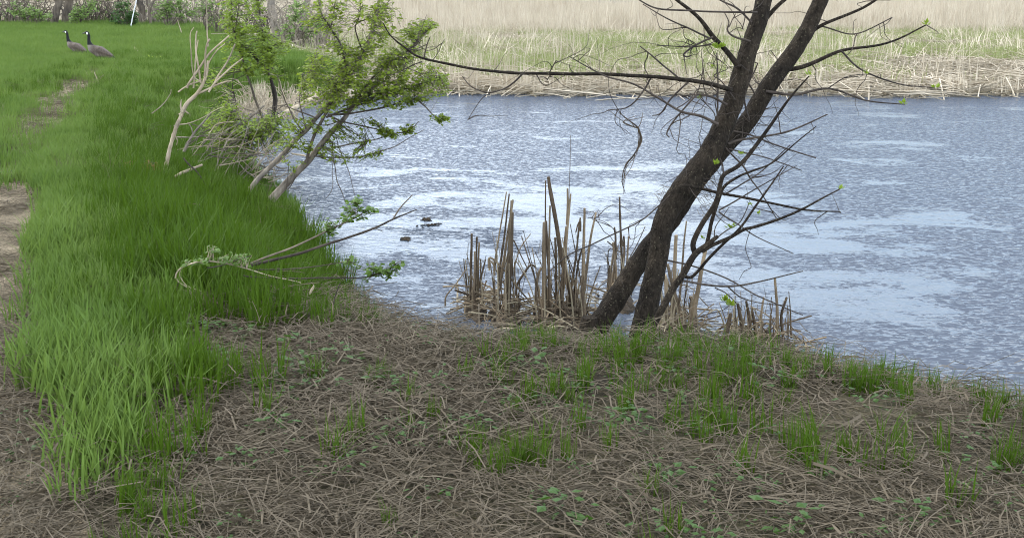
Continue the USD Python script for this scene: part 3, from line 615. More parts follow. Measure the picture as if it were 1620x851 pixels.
for k, (bx, by_, YY) in enumerate([(1014, 530, 7.0), (932, 528, 7.2)]):
    o = at(bx, by_, YY)
    for q in range(5):
        a = q * 1.257 + 0.4 + 0.5 * k; e = o + np.array([math.cos(a), math.sin(a), 0]) * (0.26 + 0.05 * q); mid = o + np.array([math.cos(a), math.sin(a), 0]) * 0.10
        e[2] = float(land(e[0], e[1])) - 0.05; mid[2] = float(land(mid[0], mid[1])) + 0.03
        part('root', tube(spline([o + [0, 0, 0.10], mid, e], 14), [0.05, 0.042, 0.018], 8, 0.2, 40 + q, 14), M['bark'], t, 60)
# fine roots and fibres that stand off the bark
fb = MB(); r = np.random.default_rng(77)
for k in range(60):
    x0, y0 = [(1062 + r.uniform(-4, 8), 318 + r.uniform(-24, 14)), (1098 + r.uniform(0, 25), 300 + r.uniform(-35, 40))][k % 2]
    s = -1 if k % 2 == 0 else 1
    p = [(x0, y0), (x0 + s * r.uniform(4, 14), y0 + r.uniform(-6, 10)), (x0 + s * r.uniform(8, 32), y0 + r.uniform(-12, 26))]
    fb.add(limb(p, 7.0, [0.9, 0.5], 3, 7, 0.01, 300 + k)[1])
part('bark_fibres', fb.out(), M['stalk'], t, kind='stuff')

# the smaller bare sapling to its right
t = thing('bare_sapling', 'slender forked bare sapling just right of the dark leaning tree', 'sapling', at(1030, 530, 6.7))
stems = [
    ('trunk', [(1022, 548), (1034, 516), (1062, 461), (1080, 435), (1099, 404), (1122, 386), (1137, 374)], [13, 12, 11, 11, 10, 8, 6]),
    ('branch', [(1100, 402), (1096, 387), (1101, 370), (1111, 352), (1131, 320), (1140, 288), (1146, 276), (1171, 260), (1200, 224), (1245, 160), (1280, 120)], [9, 9, 8.5, 8, 7.5, 7, 7, 6.5, 6, 4, 2]),
    ('branch', [(1117, 391), (1122, 372), (1128, 345), (1137, 316), (1146, 296), (1169, 279), (1189, 270), (1230, 252), (1290, 200)], [7, 6, 6, 5.5, 5, 4, 3.5, 2.5, 1.5]),
    ('branch', [(1110, 398), (1128, 388), (1154, 377), (1177, 364), (1200, 357), (1260, 335), (1330, 300)], [7, 6.5, 6, 5.5, 5, 4, 2]),
    ('branch', [(1079, 435), (1090, 439), (1100, 434), (1120, 412), (1143, 388), (1172, 360), (1200, 319), (1240, 262)], [6, 5.5, 5, 5, 4.5, 4, 3.5, 2]),
    ('twig', [(1056, 412), (1102, 423), (1148, 440), (1200, 466), (1270, 498)], [3, 2.6, 2.4, 2.2, 1.6]),
    ('twig', [(1074, 443), (1131, 453), (1166, 452), (1200, 445), (1270, 428)], [3.6, 3.2, 3, 2.6, 1.6]),
    ('twig', [(1152, 454), (1172, 469), (1200, 477), (1250, 482)], [2.4, 2, 1.2]),
    ('twig', [(1137, 333), (1166, 316), (1200, 296), (1260, 262)], [2.6, 2.4, 2, 1.2]),
    ('twig', [(1137, 335), (1152, 345), (1172, 357), (1200, 375), (1255, 400)], [2.8, 2.4, 2, 1.2]),
    ('twig', [(1124, 385), (1150, 365), (1170, 352), (1184, 325), (1182, 318)], [2.2, 1.8, 1.1]),
    ('twig', [(1130, 380), (1133, 358), (1145, 340), (1153, 328)], [1.8, 1.1]),
    ('twig', [(1188, 360), (1180, 392), (1186, 412), (1189, 424), (1178, 430), (1170, 442)], [1.2, 0.9]),
    ('twig', [(1131, 455), (1150, 468), (1166, 482), (1175, 492)], [2, 1.6, 1]),
    ('twig', [(1097, 504), (1120, 498), (1142, 492), (1160, 480)], [2, 1.6, 1]),
    ('twig', [(1146, 276), (1145, 262), (1140, 250)], [3, 2]),
    ('twig', [(1133, 327), (1134, 340), (1146, 352), (1158, 358)], [1.6, 1]),
]
nodesS = []
for k, (nm, pix, w) in enumerate(stems):
    c, m = limb(pix, 6.62 + 0.05 * (k % 3), w, 7, max(10, 7 * len(pix)), 0.012, 400 + k, 0.04)
    part(nm, m, M['bark'] if k < 5 else M['twig'], t, 60); nodesS.append(c)
buds(t, [(1146, 478, 2.0), (1155, 484, 1.5), (1154, 361, 1.1), (1160, 358, 0.9), (1113, 378, 0.8), (1200, 340, 0.9), (1186, 325, 0.6), (1280, 120, 1.2), (1330, 300, 1.2)], 6.65, 9)

# a tangle of dead vine that hangs over the water
t = thing('hanging_vine', 'thin twisted dead vine hanging over the water left of the dark tree', 'vine', at(1009, 200, 6.9))
part('stem', limb([(962, 120), (966, 150), (985, 180), (1003, 195), (1010, 205), (1011, 224), (1003, 244), (990, 268), (986, 290), (990, 308)], 6.9, [1, 1.2, 1.6, 2.6, 3, 2.6, 2.4, 1.8, 1], 5, 60, 0.035, 55, 0.2)[1], M['twig'], t)
for k in range(9):
    r = np.random.default_rng(600 + k)
    if k < 5: p = [(1009 + r.uniform(-3, 3), 203), (1000 + r.uniform(-14, 16), 193), (990 + r.uniform(-30, 38), 180 + r.uniform(-12, 6))]
    else: p = [(1010, 203), (1012 + r.uniform(-5, 5), 222), (1003 + r.uniform(-5, 5), 244), (992 + r.uniform(-6, 6), 266), (988 + r.uniform(-6, 6), 295 + r.uniform(-10, 14))]
    part('tendril', limb(p, 6.9, [1.4, 0.8], 4, 26, 0.03, 620 + k)[1], M['dark_stalk'], t)

# ------------------------------------------------------------------ broken cattail clumps in the shallows
def clump(label, Y, stalks, box, n_extra, n_fallen, seed):
    """stalks: (course as seen, widths, pale?); box: x range, base y and height range of the thin ones between; each stalk is a part"""
    r = np.random.default_rng(seed)
    bx0, bx1, by, hlo, hhi = box
    t = thing('cattail_clump', label, 'cattails', at((bx0 + bx1) / 2, by, Y), CG)
    for k, (pix, w, pale) in enumerate(stalks):
        yy = Y + r.uniform(-0.12, 0.12)
        x0, y0 = pix[0]
        pix = [(x0 - (pix[1][0] - x0) * 0.12, y0 + 16)] + list(pix)
        part('stalk', limb(pix, yy, w, 6, 5 * len(pix), 0.006, seed + k, 0.12, freq=40)[1], M['stalk'] if pale else M['dark_stalk'], t, 50)
    for k in range(int(n_extra * 1.5)):
        x = r.uniform(bx0, bx1); hh = r.uniform(hlo, hhi) * r.uniform(0.25, 1); ln = r.normal(0, 0.15) * hh
        y0 = by + r.uniform(-10, 12)
        pix = [(x, y0 + 12), (x + ln * 0.3, y0 - hh * 0.4), (x + ln, y0 - hh)]
        if r.uniform() < 0.22: pix.append((x + ln + r.choice([-1, 1]) * r.uniform(6, 24), y0 - hh + r.uniform(2, 26)))
        part('stalk', limb(pix, Y + r.uniform(-0.3, 0.35), [r.uniform(1.3, 4.0), r.uniform(0.7, 1.8)], 5, 12, 0.008, seed + 50 + k, 0.1, freq=40)[1], [M['stalk'], M['dark_stalk'], M['straw']][k % 3], t, 50)
    for k in range(int(n_fallen * 1.25)):
        x, d = r.uniform(bx0 - 14, bx1 + 14), r.normal(0, 0.22)
        c0 = at(x, by + 6, Y); c0[1] = Y + d; c0[2] = WATER + r.uniform(0.01, 0.16) * (1 - abs(d))
        a = r.uniform(0, 2 * np.pi); L = r.uniform(0.12, 0.42); dr = np.array([math.cos(a), 0.6 * math.sin(a), r.normal(0, 0.28)])
        p0, p1 = c0 - dr * L / 2, c0 + dr * L / 2
        p0[2], p1[2] = max(p0[2], WATER - 0.02), max(p1[2], WATER - 0.02)
        part('fallen_stalk', tube(spline([p0, c0 + [0, 0, 0.015], p1], 6), [r.uniform(0.003, 0.009), r.uniform(0.002, 0.006)], 5), [M['straw'], M['stalk'], M['stalk'], M['dark_stalk']][k % 4], t, 50)
    sh = MB()
    for k in range(n_extra * 2):
        x = r.uniform(bx0, bx1); o = at(x, by - r.uniform(0.1, 0.9) * hhi * 0.8, Y + r.normal(0, 0.12))
        v, f = blade(r.uniform(0.05, 0.16), r.uniform(0.003, 0.009), r.uniform(0.02, 0.09), r.uniform(0, 6.28), seg=3, curl=r.uniform(0.2, 1.5))
        sh.add((v * [1, 1, r.choice([1, -1.0])] + o, f))
    part('leaf_sheaths', sh.out(), M['thatch'], t, kind='stuff')
    mud = trimesh.creation.icosphere(3, 1.0)
    v = np.array(mud.vertices); L = (bx1 - bx0) * 0.62 * mpp(Y)
    v = v * [L, 0.32, 0.10] * (0.75 + 0.6 * meshkit.fbm(v * 3, 3, seed))[:, None] + at((bx0 + bx1) / 2, by, Y) * [1, 1, 0] + [0, 0, WATER - 0.035]
    part('root_mat', (v, mud.faces), M['mud'], t, True)
    return t
M['mud'] = woody('mud_look', (0.03, 0.024, 0.018), (0.085, 0.066, 0.048), 30.0, 0.9, (1, 1, 1))
CG = 'broken dry cattail clumps in the shallows'
clump('short dark cattail stubs at the left end of the near clumps', 8.5, [
    ([(746, 478), (746, 430), (746, 370)], [5.5, 5, 4], 0), ([(752, 480), (753, 430), (754, 375)], [4, 3, 3], 0), ([(757, 480), (756, 430), (758, 384)], [5, 4, 3], 1), ([(749, 476), (750, 440), (751, 398)], [4, 3], 1),
    ([(760, 482), (761, 450), (761, 410)], [3, 2], 1), ([(706, 468), (720, 450), (738, 424)], [3, 2], 1), ([(766, 482), (752, 470), (719, 458)], [4, 3], 0), ([(735, 470), (738, 440), (741, 385)], [1.2, 0.8], 0)], (738, 766, 478, 40, 90), 10, 34, 1000)
clump('tall pale cattail stalks with bent leaves, second near clump from the left', 8.3, [
    ([(783, 420), (790, 370), (801, 304)], [4, 3, 2], 1), ([(790, 430), (797, 380), (806, 307)], [5, 4, 2.5], 0), ([(792, 440), (800, 390), (811, 316)], [6, 5, 3], 1), ([(806, 470), (809, 400), (811, 336)], [7, 6, 4], 0),
    ([(796, 520), (802, 443), (806, 380), (809, 318)], [10, 9, 6, 4], 1), ([(812, 440), (808, 380), (802, 366)], [3, 2], 0), ([(812, 380), (822, 400), (834, 424)], [2.5, 2], 0), ([(815, 420), (824, 392), (840, 370)], [2.5, 1.5], 1),
    ([(776, 408), (800, 430), (828, 466), (862, 502)], [4, 4, 3, 3], 1), ([(776, 412), (792, 440), (812, 470)], [3, 2], 1), ([(740, 502), (768, 486), (800, 468)], [3, 3, 2], 1), ([(818, 452), (830, 432), (840, 420), (848, 424)], [4, 4, 3], 0)], (778, 822, 492, 60, 130), 26, 60, 1100)
clump('tallest cattail clump with one long dark leaning stalk', 8.15, [
    ([(919, 524), (905, 470), (890, 415), (878, 340), (871, 300), (868, 280)], [10, 9.5, 9, 7, 6.5, 5], 0), ([(859, 512), (860, 430), (861, 352)], [8, 7, 5], 1), ([(864, 480), (863, 400), (863, 286)], [3, 2.5, 2], 0), ([(871, 500), (868, 440), (864, 350)], [6, 5, 4], 0),
    ([(867, 470), (869, 400), (870, 326)], [5, 4, 3], 1), ([(887, 494), (891, 430), (897, 358)], [8, 7, 5], 1), ([(893, 440), (898, 370), (903, 306)], [5, 4, 2.5], 1), ([(897, 340), (898, 320), (898, 299)], [4, 3], 1), ([(880, 490), (880, 430), (879, 376)], [6, 5, 4], 0),
    ([(900, 330), (901, 280), (902, 214)], [1.6, 1.2, 0.8], 0), ([(917, 508), (922, 440), (924, 380), (925, 330)], [10, 8, 5, 4], 1), ([(922, 480), (930, 410), (936, 370), (943, 336)], [7, 5, 4, 3], 1), ([(902, 468), (912, 400), (918, 345)], [6, 4, 3], 0), ([(908, 470), (914, 420), (921, 394)], [4, 3], 0),
    ([(918, 350), (914, 356), (911, 368)], [3, 2], 0), ([(880, 430), (876, 400), (870, 376)], [2, 1.5], 0), ([(845, 500), (850, 440), (856, 424)], [6, 4], 1), ([(852, 475), (872, 476), (892, 474)], [3, 2.4], 1)], (850, 932, 506, 60, 170), 44, 80, 1200)
clump('slim cattail stalks between the tallest clump and the dark leaning tree', 8.7, [
    ([(965, 470), (972, 420), (974, 380), (972, 360)], [7, 5, 4, 3], 0), ([(985, 460), (983, 400), (981, 350), (980, 312)], [6, 5, 4, 2.5], 0), ([(976, 460), (974, 420), (970, 384)], [6, 4], 1), ([(990, 450), (992, 410), (994, 374)], [4, 3], 1), ([(986, 430), (988, 400), (987, 374)], [5, 3], 0),
    ([(993, 416), (1006, 390), (1020, 358)], [2, 1.5], 0), ([(975, 395), (968, 388), (961, 382)], [2, 2], 0), ([(918, 450), (945, 458), (968, 466)], [3.5, 3], 1)], (960, 1000, 466, 40, 110), 14, 14, 1300)
clump('pale cattail stalks just behind and right of the dark leaning tree', 7.9, [
    ([(1066, 510), (1067, 440), (1070, 372)], [8, 7, 6], 1), ([(1074, 490), (1080, 410), (1086, 350)], [5, 4, 2.5], 1), ([(1092, 520), (1104, 460), (1113, 410), (1125, 360)], [11, 9, 7, 5], 1), ([(1086, 520), (1070, 470), (1056, 418)], [8, 6, 5], 1), ([(1055, 500), (1054, 450), (1052, 436)], [8, 6], 1),
    ([(1100, 516), (1097, 480), (1092, 470)], [9, 6], 1), ([(1064, 500), (1058, 455), (1050, 430)], [4, 3], 1)], (1046, 1104, 506, 30, 100), 24, 50, 1400)
clump('dark short cattail stubs at the right of the dark leaning tree', 7.6, [
    ([(1150, 528), (1153, 510), (1156, 496)], [8, 6], 0), ([(1176, 530), (1171, 500), (1167, 480)], [9, 7, 5], 0), ([(1186, 530), (1185, 500), (1181, 476)], [9, 7, 4], 0), ([(1196, 534), (1194, 510), (1189, 486)], [8, 6, 4], 0), ([(1206, 536), (1204, 500), (1208, 470)], [7, 5, 3], 1), ([(1228, 540), (1230, 490), (1226, 440)], [8, 6, 4], 1), ([(1240, 544), (1236, 500), (1244, 470)], [6, 4], 0)], (1148, 1252, 528, 30, 90), 30, 50, 1500)

# ------------------------------------------------------------------ the leafy tree that leans over the pond from the bank
t = thing('leafy_tree', 'young green leafy tree leaning over the pond from the grassy bank', 'tree', at(440, 306, 11.6))
nodes = []
for nm, pix, w in [
    ('trunk', [(430, 316), (441, 302), (470, 273), (496, 246), (522, 214), (540, 192), (562, 164), (598, 132), (640, 92), (676, 52)], [14, 13, 11, 10, 9, 7.5, 6, 5, 3, 1.5]),
    ('trunk', [(392, 306), (403, 290), (430, 262), (455, 236), (482, 209), (506, 182), (530, 150), (556, 114), (576, 80), (590, 40), (603, -10), (612, -70)], [9, 8, 8, 7.5, 7.5, 7, 6.5, 5.5, 5, 4, 3, 1.5]),
    ('limb', [(484, 258), (490, 235), (502, 206), (518, 176), (534, 146), (548, 120), (540, 76), (522, 44), (506, 20), (498, -20)], [6, 6, 6, 6, 5, 4, 3.4, 3, 2.4, 1.4]),
    ('limb', [(522, 46), (527, 28), (531, 8), (533, -25)], [2.6, 2, 1.2]), ('limb', [(563, 40), (570, 20), (571, -10)], [2.6, 1.6]),
    ('limb', [(574, 84), (563, 40), (590, 28), (612, 8), (628, -20)], [3, 2.6, 2, 1.2]),
    ('limb', [(516, 186), (560, 170), (600, 156), (640, 142), (690, 124), (704, 118)], [4, 3.4, 2.8, 2, 1.2]),
    ('limb', [(518, 182), (560, 180), (610, 170), (650, 158), (672, 168), (690, 186), (708, 188)], [4, 3.4, 3, 2.6, 2, 1.4]),
    ('limb', [(522, 184), (550, 196), (588, 204), (620, 211), (646, 206), (662, 192)], [3.4, 3, 2.4, 2, 1.2]),
    ('limb', [(526, 234), (560, 228), (596, 220), (620, 212)], [3, 2.4, 1.6]),
    ('limb', [(497, 247), (530, 250), (565, 250), (598, 242), (628, 230), (652, 216), (672, 206)], [3, 2.8, 2.4, 2, 1.6, 1]),
    ('limb', [(556, 165), (585, 158), (618, 140), (632, 130)], [3.4, 2.4, 1.4]), ('limb', [(570, 150), (600, 110), (640, 84), (665, 60), (686, 38)], [4, 3, 2.4, 1.4]),
    ('limb', [(480, 210), (462, 180), (448, 150), (440, 120)], [3, 2.4, 1.4]), ('limb', [(502, 188), (470, 176), (445, 168), (425, 172)], [3, 2, 1.2]),
    ('limb', [(540, 190), (520, 197), (500, 196), (474, 186)], [2.6, 2, 1.2]), ('limb', [(484, 205), (476, 160), (478, 130), (500, 96)], [2.6, 2, 1.4]),
    ('limb', [(532, 218), (537, 240), (548, 262), (556, 285), (560, 310)], [1.8, 1.4, 0.9]), ('limb', [(526, 226), (528, 260), (534, 286), (543, 304), (548, 320)], [2.2, 1.8, 1.4]), ('limb', [(528, 250), (524, 270), (525, 300), (516, 316)], [1.4, 1]), ('limb', [(470, 276), (456, 300), (454, 285), (456, 256)], [2.4, 1.8, 1.4]),
]:
    YY = {'trunk': 11.6, 'limb': 11.55}[nm]
    c, m = limb(pix, YY, np.array(w) * (1.0 if nm == 'trunk' else 0.85), 8, max(12, 6 * len(pix)), 0.03, 700 + len(nodes), 0.06, freq=12)
    part(nm, m, M['grey_bark'] if nm == 'trunk' else M['brown_bark'], t, 60); nodes.append(c)
allc = np.vstack([c[len(c) // 3:] for c in nodes[:-4]])
foliage(t, 'leaves', M['leaf'], M['brown_bark'], [
    (580, 122, 70, 26, 100), (650, 126, 56, 24, 70), (545, 88, 56, 26, 70), (664, 44, 32, 14, 34), (632, 62, 34, 16, 26), (603, 30, 24, 34, 40), (515, 28, 44, 26, 34), (565, 20, 60, 26, 30), (530, 142, 56, 20, 60), (600, 158, 84, 16, 80), (680, 138, 32, 20, 40), (520, 165, 40, 16, 30), (640, 100, 44, 18, 34), (505, 112, 36, 26, 34), (600, 88, 60, 22, 50)],
    allc, 11.5, 0.95, 6.2, 9, 71, 0.22, 0.34, 1.0)
foliage(t, 'leaves', M['leaf'], M['brown_bark'], [(605, 208, 16, 9, 8), (648, 204, 14, 8, 8), (696, 188, 15, 6, 8), (572, 250, 24, 7, 10), (625, 216, 12, 5, 4), (585, 190, 30, 8, 8), (528, 168, 22, 8, 6)], np.vstack([c[len(c) // 2:] for c in nodes[6:12]]), 11.5, 0.12, 6.4, 12, 72)
foliage(t, 'leaves', M['leaf'], M['brown_bark'], [(480, 232, 16, 8, 6), (515, 236, 26, 10, 9), (535, 252, 24, 8, 9), (462, 262, 12, 8, 5), (470, 196, 24, 12, 12), (520, 205, 26, 10, 10), (560, 222, 26, 8, 8), (455, 226, 22, 10, 9)], np.vstack(nodes[:3]), 11.5, 0.2, 6.2, 10, 73)
foliage(t, 'leaves', M['leaf'], M['brown_bark'], [(600, -60, 110, 44, 60), (520, -80, 90, 40, 40)], np.vstack([nodes[1][-20:], nodes[2][-20:], nodes[0][-8:]]), 11.6, 0.9, 6.6, 12, 74)

# ------------------------------------------------------------------ yellow-green shrub behind it, to the left
t = thing('budding_shrub', 'yellow-green budding shrub between the dead stem and the leafy tree', 'shrub', at(418, 200, 14.0))
nodes = []
for k, (pix, w) in enumerate([
    ([(428, 200), (436, 160), (418, 110), (395, 88), (376, 62), (366, 20), (362, -40)], [5, 4.4, 4, 3, 2, 1.2]), ([(420, 202), (400, 150), (384, 104), (372, 60), (380, 10)], [4, 3.4, 2.4, 1.4]), ([(430, 198), (432, 150), (424, 100), (416, 50), (410, -10)], [4, 3, 2.4, 1.2]),
    ([(432, 110), (428, 92), (426, 78)], [2.5, 1.5]), ([(410, 204), (380, 190), (356, 196), (336, 206)], [3, 2, 1.2]), ([(412, 206), (398, 212), (372, 214), (345, 212)], [3, 2, 1.2]), ([(372, 205), (372, 160), (371, 130), (371, 104)], [2, 1.5, 1])]):
    c, m = limb(pix, 14.0, w, 6, 30, 0.04, 800 + k)
    part('stem', m, M['twig'] if k % 2 == 0 else M['brown_bark'], t, 60); nodes.append(c)
foliage(t, 'leaves', M['young_leaf'], M['brown_bark'], [(378, 26, 40, 30, 46), (402, 62, 44, 22, 44), (420, 84, 36, 18, 36), (400, 100, 50, 18, 26), (440, 72, 30, 14, 16), (370, 70, 30, 20, 14), (385, -25, 50, 30, 30), (420, 112, 40, 12, 14)], np.vstack([c[8:] for c in nodes[:4]]), 14.0, 0.8, 6.0, 15, 81, 0.22, 0.32, 1.0)
foliage(t, 'leaves', M['young_leaf'], M['brown_bark'], [(345, 200, 30, 12, 30), (385, 210, 46, 16, 44), (430, 205, 38, 14, 30), (362, 226, 30, 12, 22), (430, 230, 34, 14, 18), (395, 245, 40, 12, 16), (345, 176, 20, 10, 10),  (325, 126, 20, 8, 8)], np.vstack([c[:14] for c in nodes]), 13.2, 0.5, 6.4, 14, 82, 0.25)

# ------------------------------------------------------------------ snapped dead stem with a spray of bare pale branches
t = thing('dead_tree', 'snapped pale dead stem with bare branches standing in the grass', 'dead tree', at(262, 272, 11.4))
part('trunk', limb([(258, 280), (263, 262), (270, 236), (279, 205), (285, 185), (288, 176)], 11.4, [5.5, 7, 6, 6.5, 5.6, 6.6], 9, 60, 0.03, 900, 0.4, freq=34)[1], M['torn_wood'], t, 60)
part('trunk', limb([(288, 178), (296, 164), (308, 150), (316, 138), (322, 126), (327, 112), (329, 96)], 11.4, [7.5, 6.5, 6, 5.5, 4.5, 3.8, 3], 8, 50, 0.03, 901, 0.2, freq=24)[1], M['dead_wood'], t, 60)
for k, (pix, w) in enumerate([
    ([(288, 178), (286, 168), (287, 158)], [4, 1.6]), ([(284, 182), (290, 176), (297, 180)], [5, 2]), ([(277, 214), (281, 222), (279, 230)], [2, 1]),
    ([(324, 122), (324, 95), (327, 73), (332, 63)], [3.6, 3, 2.6, 3.4]), ([(318, 132), (316, 124), (311, 86), (310, 61), (312, 50)], [3, 3, 2.6, 2]), ([(306, 140), (307, 130), (309, 98), (314, 64)], [2.6, 2.2, 1.5]), ([(296, 140), (300, 130), (326, 92), (341, 76), (361, 58)], [3.6, 3.4, 3, 2.6]),
    ([(325, 128), (327, 119), (332, 99), (344, 79), (356, 69)], [2.6, 2, 1.5]), ([(338, 136), (347, 118), (362, 95), (372, 70)], [3.4, 3, 2]), ([(330, 146), (343, 130), (366, 107), (384, 92)], [3.4, 3, 2]), ([(329, 74), (327, 60), (326, 38), (326, 4)], [2.4, 2, 1.4]), ([(282, 146), (300, 134), (318, 128)], [3, 2.2]), ([(318, 130), (306, 116), (300, 60), (306, 44)], [2, 1.2]),
    ([(310, 150), (330, 142), (352, 132), (366, 128)], [4, 3, 2])]):
    part('branch', limb(pix, 11.4 + 0.1 * (k % 3 - 1), w, 6, 20, 0.015, 910 + k)[1], M['dead_wood'], t, 60)

# ------------------------------------------------------------------ fallen stems and brush along the left shore
def fallen_stem(label, pix, Y, w, mt, seed, cat='branch', twigs=()):
    t = thing('fallen_branch', label, cat, at(*pix[0], np.atleast_1d(Y)[0]))
    part('stem', limb(pix, Y, w, 8, 8 * len(pix), 0.015, seed, 0.12, freq=20)[1], M[mt], t, 60)
    for k, (p, ww) in enumerate(twigs): part('twig', limb(p, float(np.mean(Y)), ww, 5, 14, 0.01, seed + k + 1)[1], M[mt], t, 60)
fallen_stem('thick pale fallen stem with a blunt end lying toward the pond', [(408, 201), (430, 192), (454, 178), (481, 163), (500, 152)], [14.0, 15, 16, 17, 18], [8, 8, 7, 6, 5], 'dead_wood', 940, twigs=[([(430, 192), (424, 184), (414, 176)], [3, 1.5]), ([(462, 174), (468, 186), (482, 192)], [2.4, 1.2])])
fallen_stem('thin grey fallen stem above the brush pile', [(349, 224), (372, 203), (396, 185), (418, 166)], 13.4, [4.5, 4.2, 4, 3], 'grey_bark', 945)
fallen_stem('short pale stick lying in the tall grass below the dead stem', [(258, 292), (285, 276), (300, 269), (320, 260)], 11.0, [3, 5, 5, 3.5], 'dead_wood', 948)
fallen_stem('dark thin stick poking out of the tall grass below the brush', [(290, 250), (300, 262), (309, 270), (318, 282), (328, 299)], 10.9, [2.4, 2.6, 2.4, 1.6], 'twig', 951)
fallen_stem('leaning grey stick between the dead stem and the brush pile', [(291, 240), (305, 214), (318, 198), (336, 178)], 12.2, [5, 4, 3, 2], 'grey_bark', 954, twigs=[([(305, 214), (303, 204), (298, 196)], [2.4, 1.4])])
fallen_stem('forked pale twig standing in the worn turf near the geese', [(156, 134), (153, 124), (149, 115)], 22.6, [1.6, 1.4, 1], 'dead_wood', 957, twigs=[([(155, 131), (159, 124), (164, 119)], [1.4, 1])])
fallen_stem('pale broken stick stuck in the grass left of the dead stem top', [(287, 52), (284, 42), (281, 32)], 44.0, [1.5, 1.3, 1.0], 'dead_wood', 960, cat='stick')
fallen_stem('slanting thin dead grass stem in front of the dead stem', [(240, 180), (256, 166), (268, 150), (270, 142)], 12.0, [1.8, 1.4, 1], 'dead_wood', 962, cat='stick')
fallen_stem('pale driftwood stick floating at the water edge under the leafy tree', [(461, 243), (478, 245), (492, 249)], 15.0, [2.4, 3.4, 2], 'dead_wood', 964, cat='driftwood')
fallen_stem('short driftwood piece close to the shore below the leafy tree', [(434, 262), (444, 266), (454, 265)], 13.4, [1.8, 2.6, 1.6], 'grey_bark', 966, cat='driftwood')
t = thing('brush_pile', 'grey tangle of dead twigs heaped on the bank below the leafy tree', 'brush', at(370, 250, 12.4))
r = np.random.default_rng(970)
for k in range(110):
    x, y = r.uniform(312, 446), 0; y = 214 + (x - 312) * 0.36 + r.normal(0, 15)
    a = r.normal(-0.6, 0.55); L = r.uniform(14, 44)
    p = [(x - L * math.cos(a), y - L * math.sin(a)), (x + r.normal(0, 3), y + r.normal(0, 3)), (x + L * math.cos(a), y + L * math.sin(a))]
    part('twig', limb(p, 12.6 + r.uniform(-0.7, 0.9), [r.uniform(0.9, 2.3), r.uniform(0.5, 1.1)], 5, 12, 0.05, 971 + k)[1], [M['grey_bark'], M['brown_bark'], M['dead_wood']][k % 3], t, 60)

t = thing('weed', 'small yellow-green flowering weed in the turf right of the geese', 'weed', on(237, 98, 0.02))
m = MB(); r = np.random.default_rng(1010); o = on(237, 98, 0.02); o[2] = float(land(o[0], o[1])) + 0.1
for k in range(60):
    d = r.normal(0, 1, 3) * [1, 1, 0.4]; m.add(leaf_at(o + d * [0.16, 0.16, 0.08], d / np.linalg.norm(d) + [0, 0, 0.4], 0.07, 0.3, r))
part('leaves', m.out(), M['young_leaf'], t, kind='stuff')
part('stem', tube([o - [0, 0, 0.12], o - [0, 0, 0.05], o + [0, 0, 0.03]], 0.006, 5), M['weed'], t)

# ------------------------------------------------------------------ fallen leafy branch in the foreground grass
t = thing('fallen_branch', 'long forked brown branch lying across the grass and out over the water', 'branch', at(400, 419, 6.35))
part('stem', limb([(385, 424), (400, 419), (462, 404), (516, 387), (590, 360), (622, 346), (660, 331)], 6.4, [5.5, 5.2, 4.8, 4.2, 3.6, 3, 1.6], 7, 50, 0.014, 981, 0.2, freq=40)[1], M['twig'], t, 60)
part('twig', limb([(622, 346), (634, 328), (652, 309)], 6.4, [3, 2.6, 1.8], 6, 14, 0.004, 982)[1], M['brown_bark'], t, 60)
part('twig', limb([(588, 361), (597, 363), (606, 367)], 6.4, [1.6, 1], 5, 8, 0.004, 983)[1], M['brown_bark'], t, 60)
t = thing('leafy_shoot', 'green-leaved shoot arching beside the long forked branch', 'shoot', at(401, 415, 6.3))
c, m = limb([(392, 420), (401, 415), (462, 391), (508, 370), (542, 354), (563, 344), (582, 332), (592, 328)], 6.3, [3.8, 3.6, 3, 2.6, 2.2, 1.8, 1.2], 6, 50, 0.008, 984); part('stem', m, M['brown_bark'], t, 60)
c2, m = limb([(563, 344), (566, 330), (564, 318)], 6.3, [1.6, 1], 5, 10, 0.004, 985); part('stem', m, M['brown_bark'], t, 60)
foliage(t, 'leaves', M['bramble_leaf'], M['brown_bark'], [(518, 356, 12, 8, 8), (545, 345, 12, 7, 8), (560, 330, 16, 9, 9), (584, 334, 12, 7, 7), (566, 318, 8, 4, 4), (524, 370, 6, 4, 3), (572, 348, 8, 5, 3)], np.vstack([c[20:], c2]), 6.3, 0.08, 8.5, 4, 86, leaf_w=0.42)
t = thing('leafy_shoot', 'straight dark shoot low over the water edge with leaves at its tip', 'shoot', at(399, 438, 6.2))
c, m = limb([(385, 436), (399, 438), (450, 440), (500, 440), (571, 439), (592, 435), (612, 430), (624, 420)], 6.2, [2.4, 2.4, 2.4, 2.2, 2, 1.8, 1.2], 6, 40, 0.006, 986); part('stem', m, M['twig'], t, 60)
c2, m = limb([(405, 427), (450, 426), (490, 422), (520, 418), (548, 414)], 6.2, [2, 1.8, 1.2], 5, 30, 0.006, 987); part('stem', m, M['twig'], t, 60)
foliage(t, 'leaves', M['bramble_leaf'], M['brown_bark'], [(600, 426, 16, 8, 12), (618, 432, 12, 7, 8), (625, 412, 14, 6, 5), (556, 414, 8, 8, 6), (580, 418, 14, 9, 6), (575, 443, 8, 4, 3)], np.vstack([c[-14:], c2[-8:]]), 6.2, 0.08, 8.5, 4, 87, leaf_w=0.42)
t = thing('dry_vine', 'pale dry bramble vine looping over the grass at the near end of the long branch', 'vine', at(277, 439, 6.1))
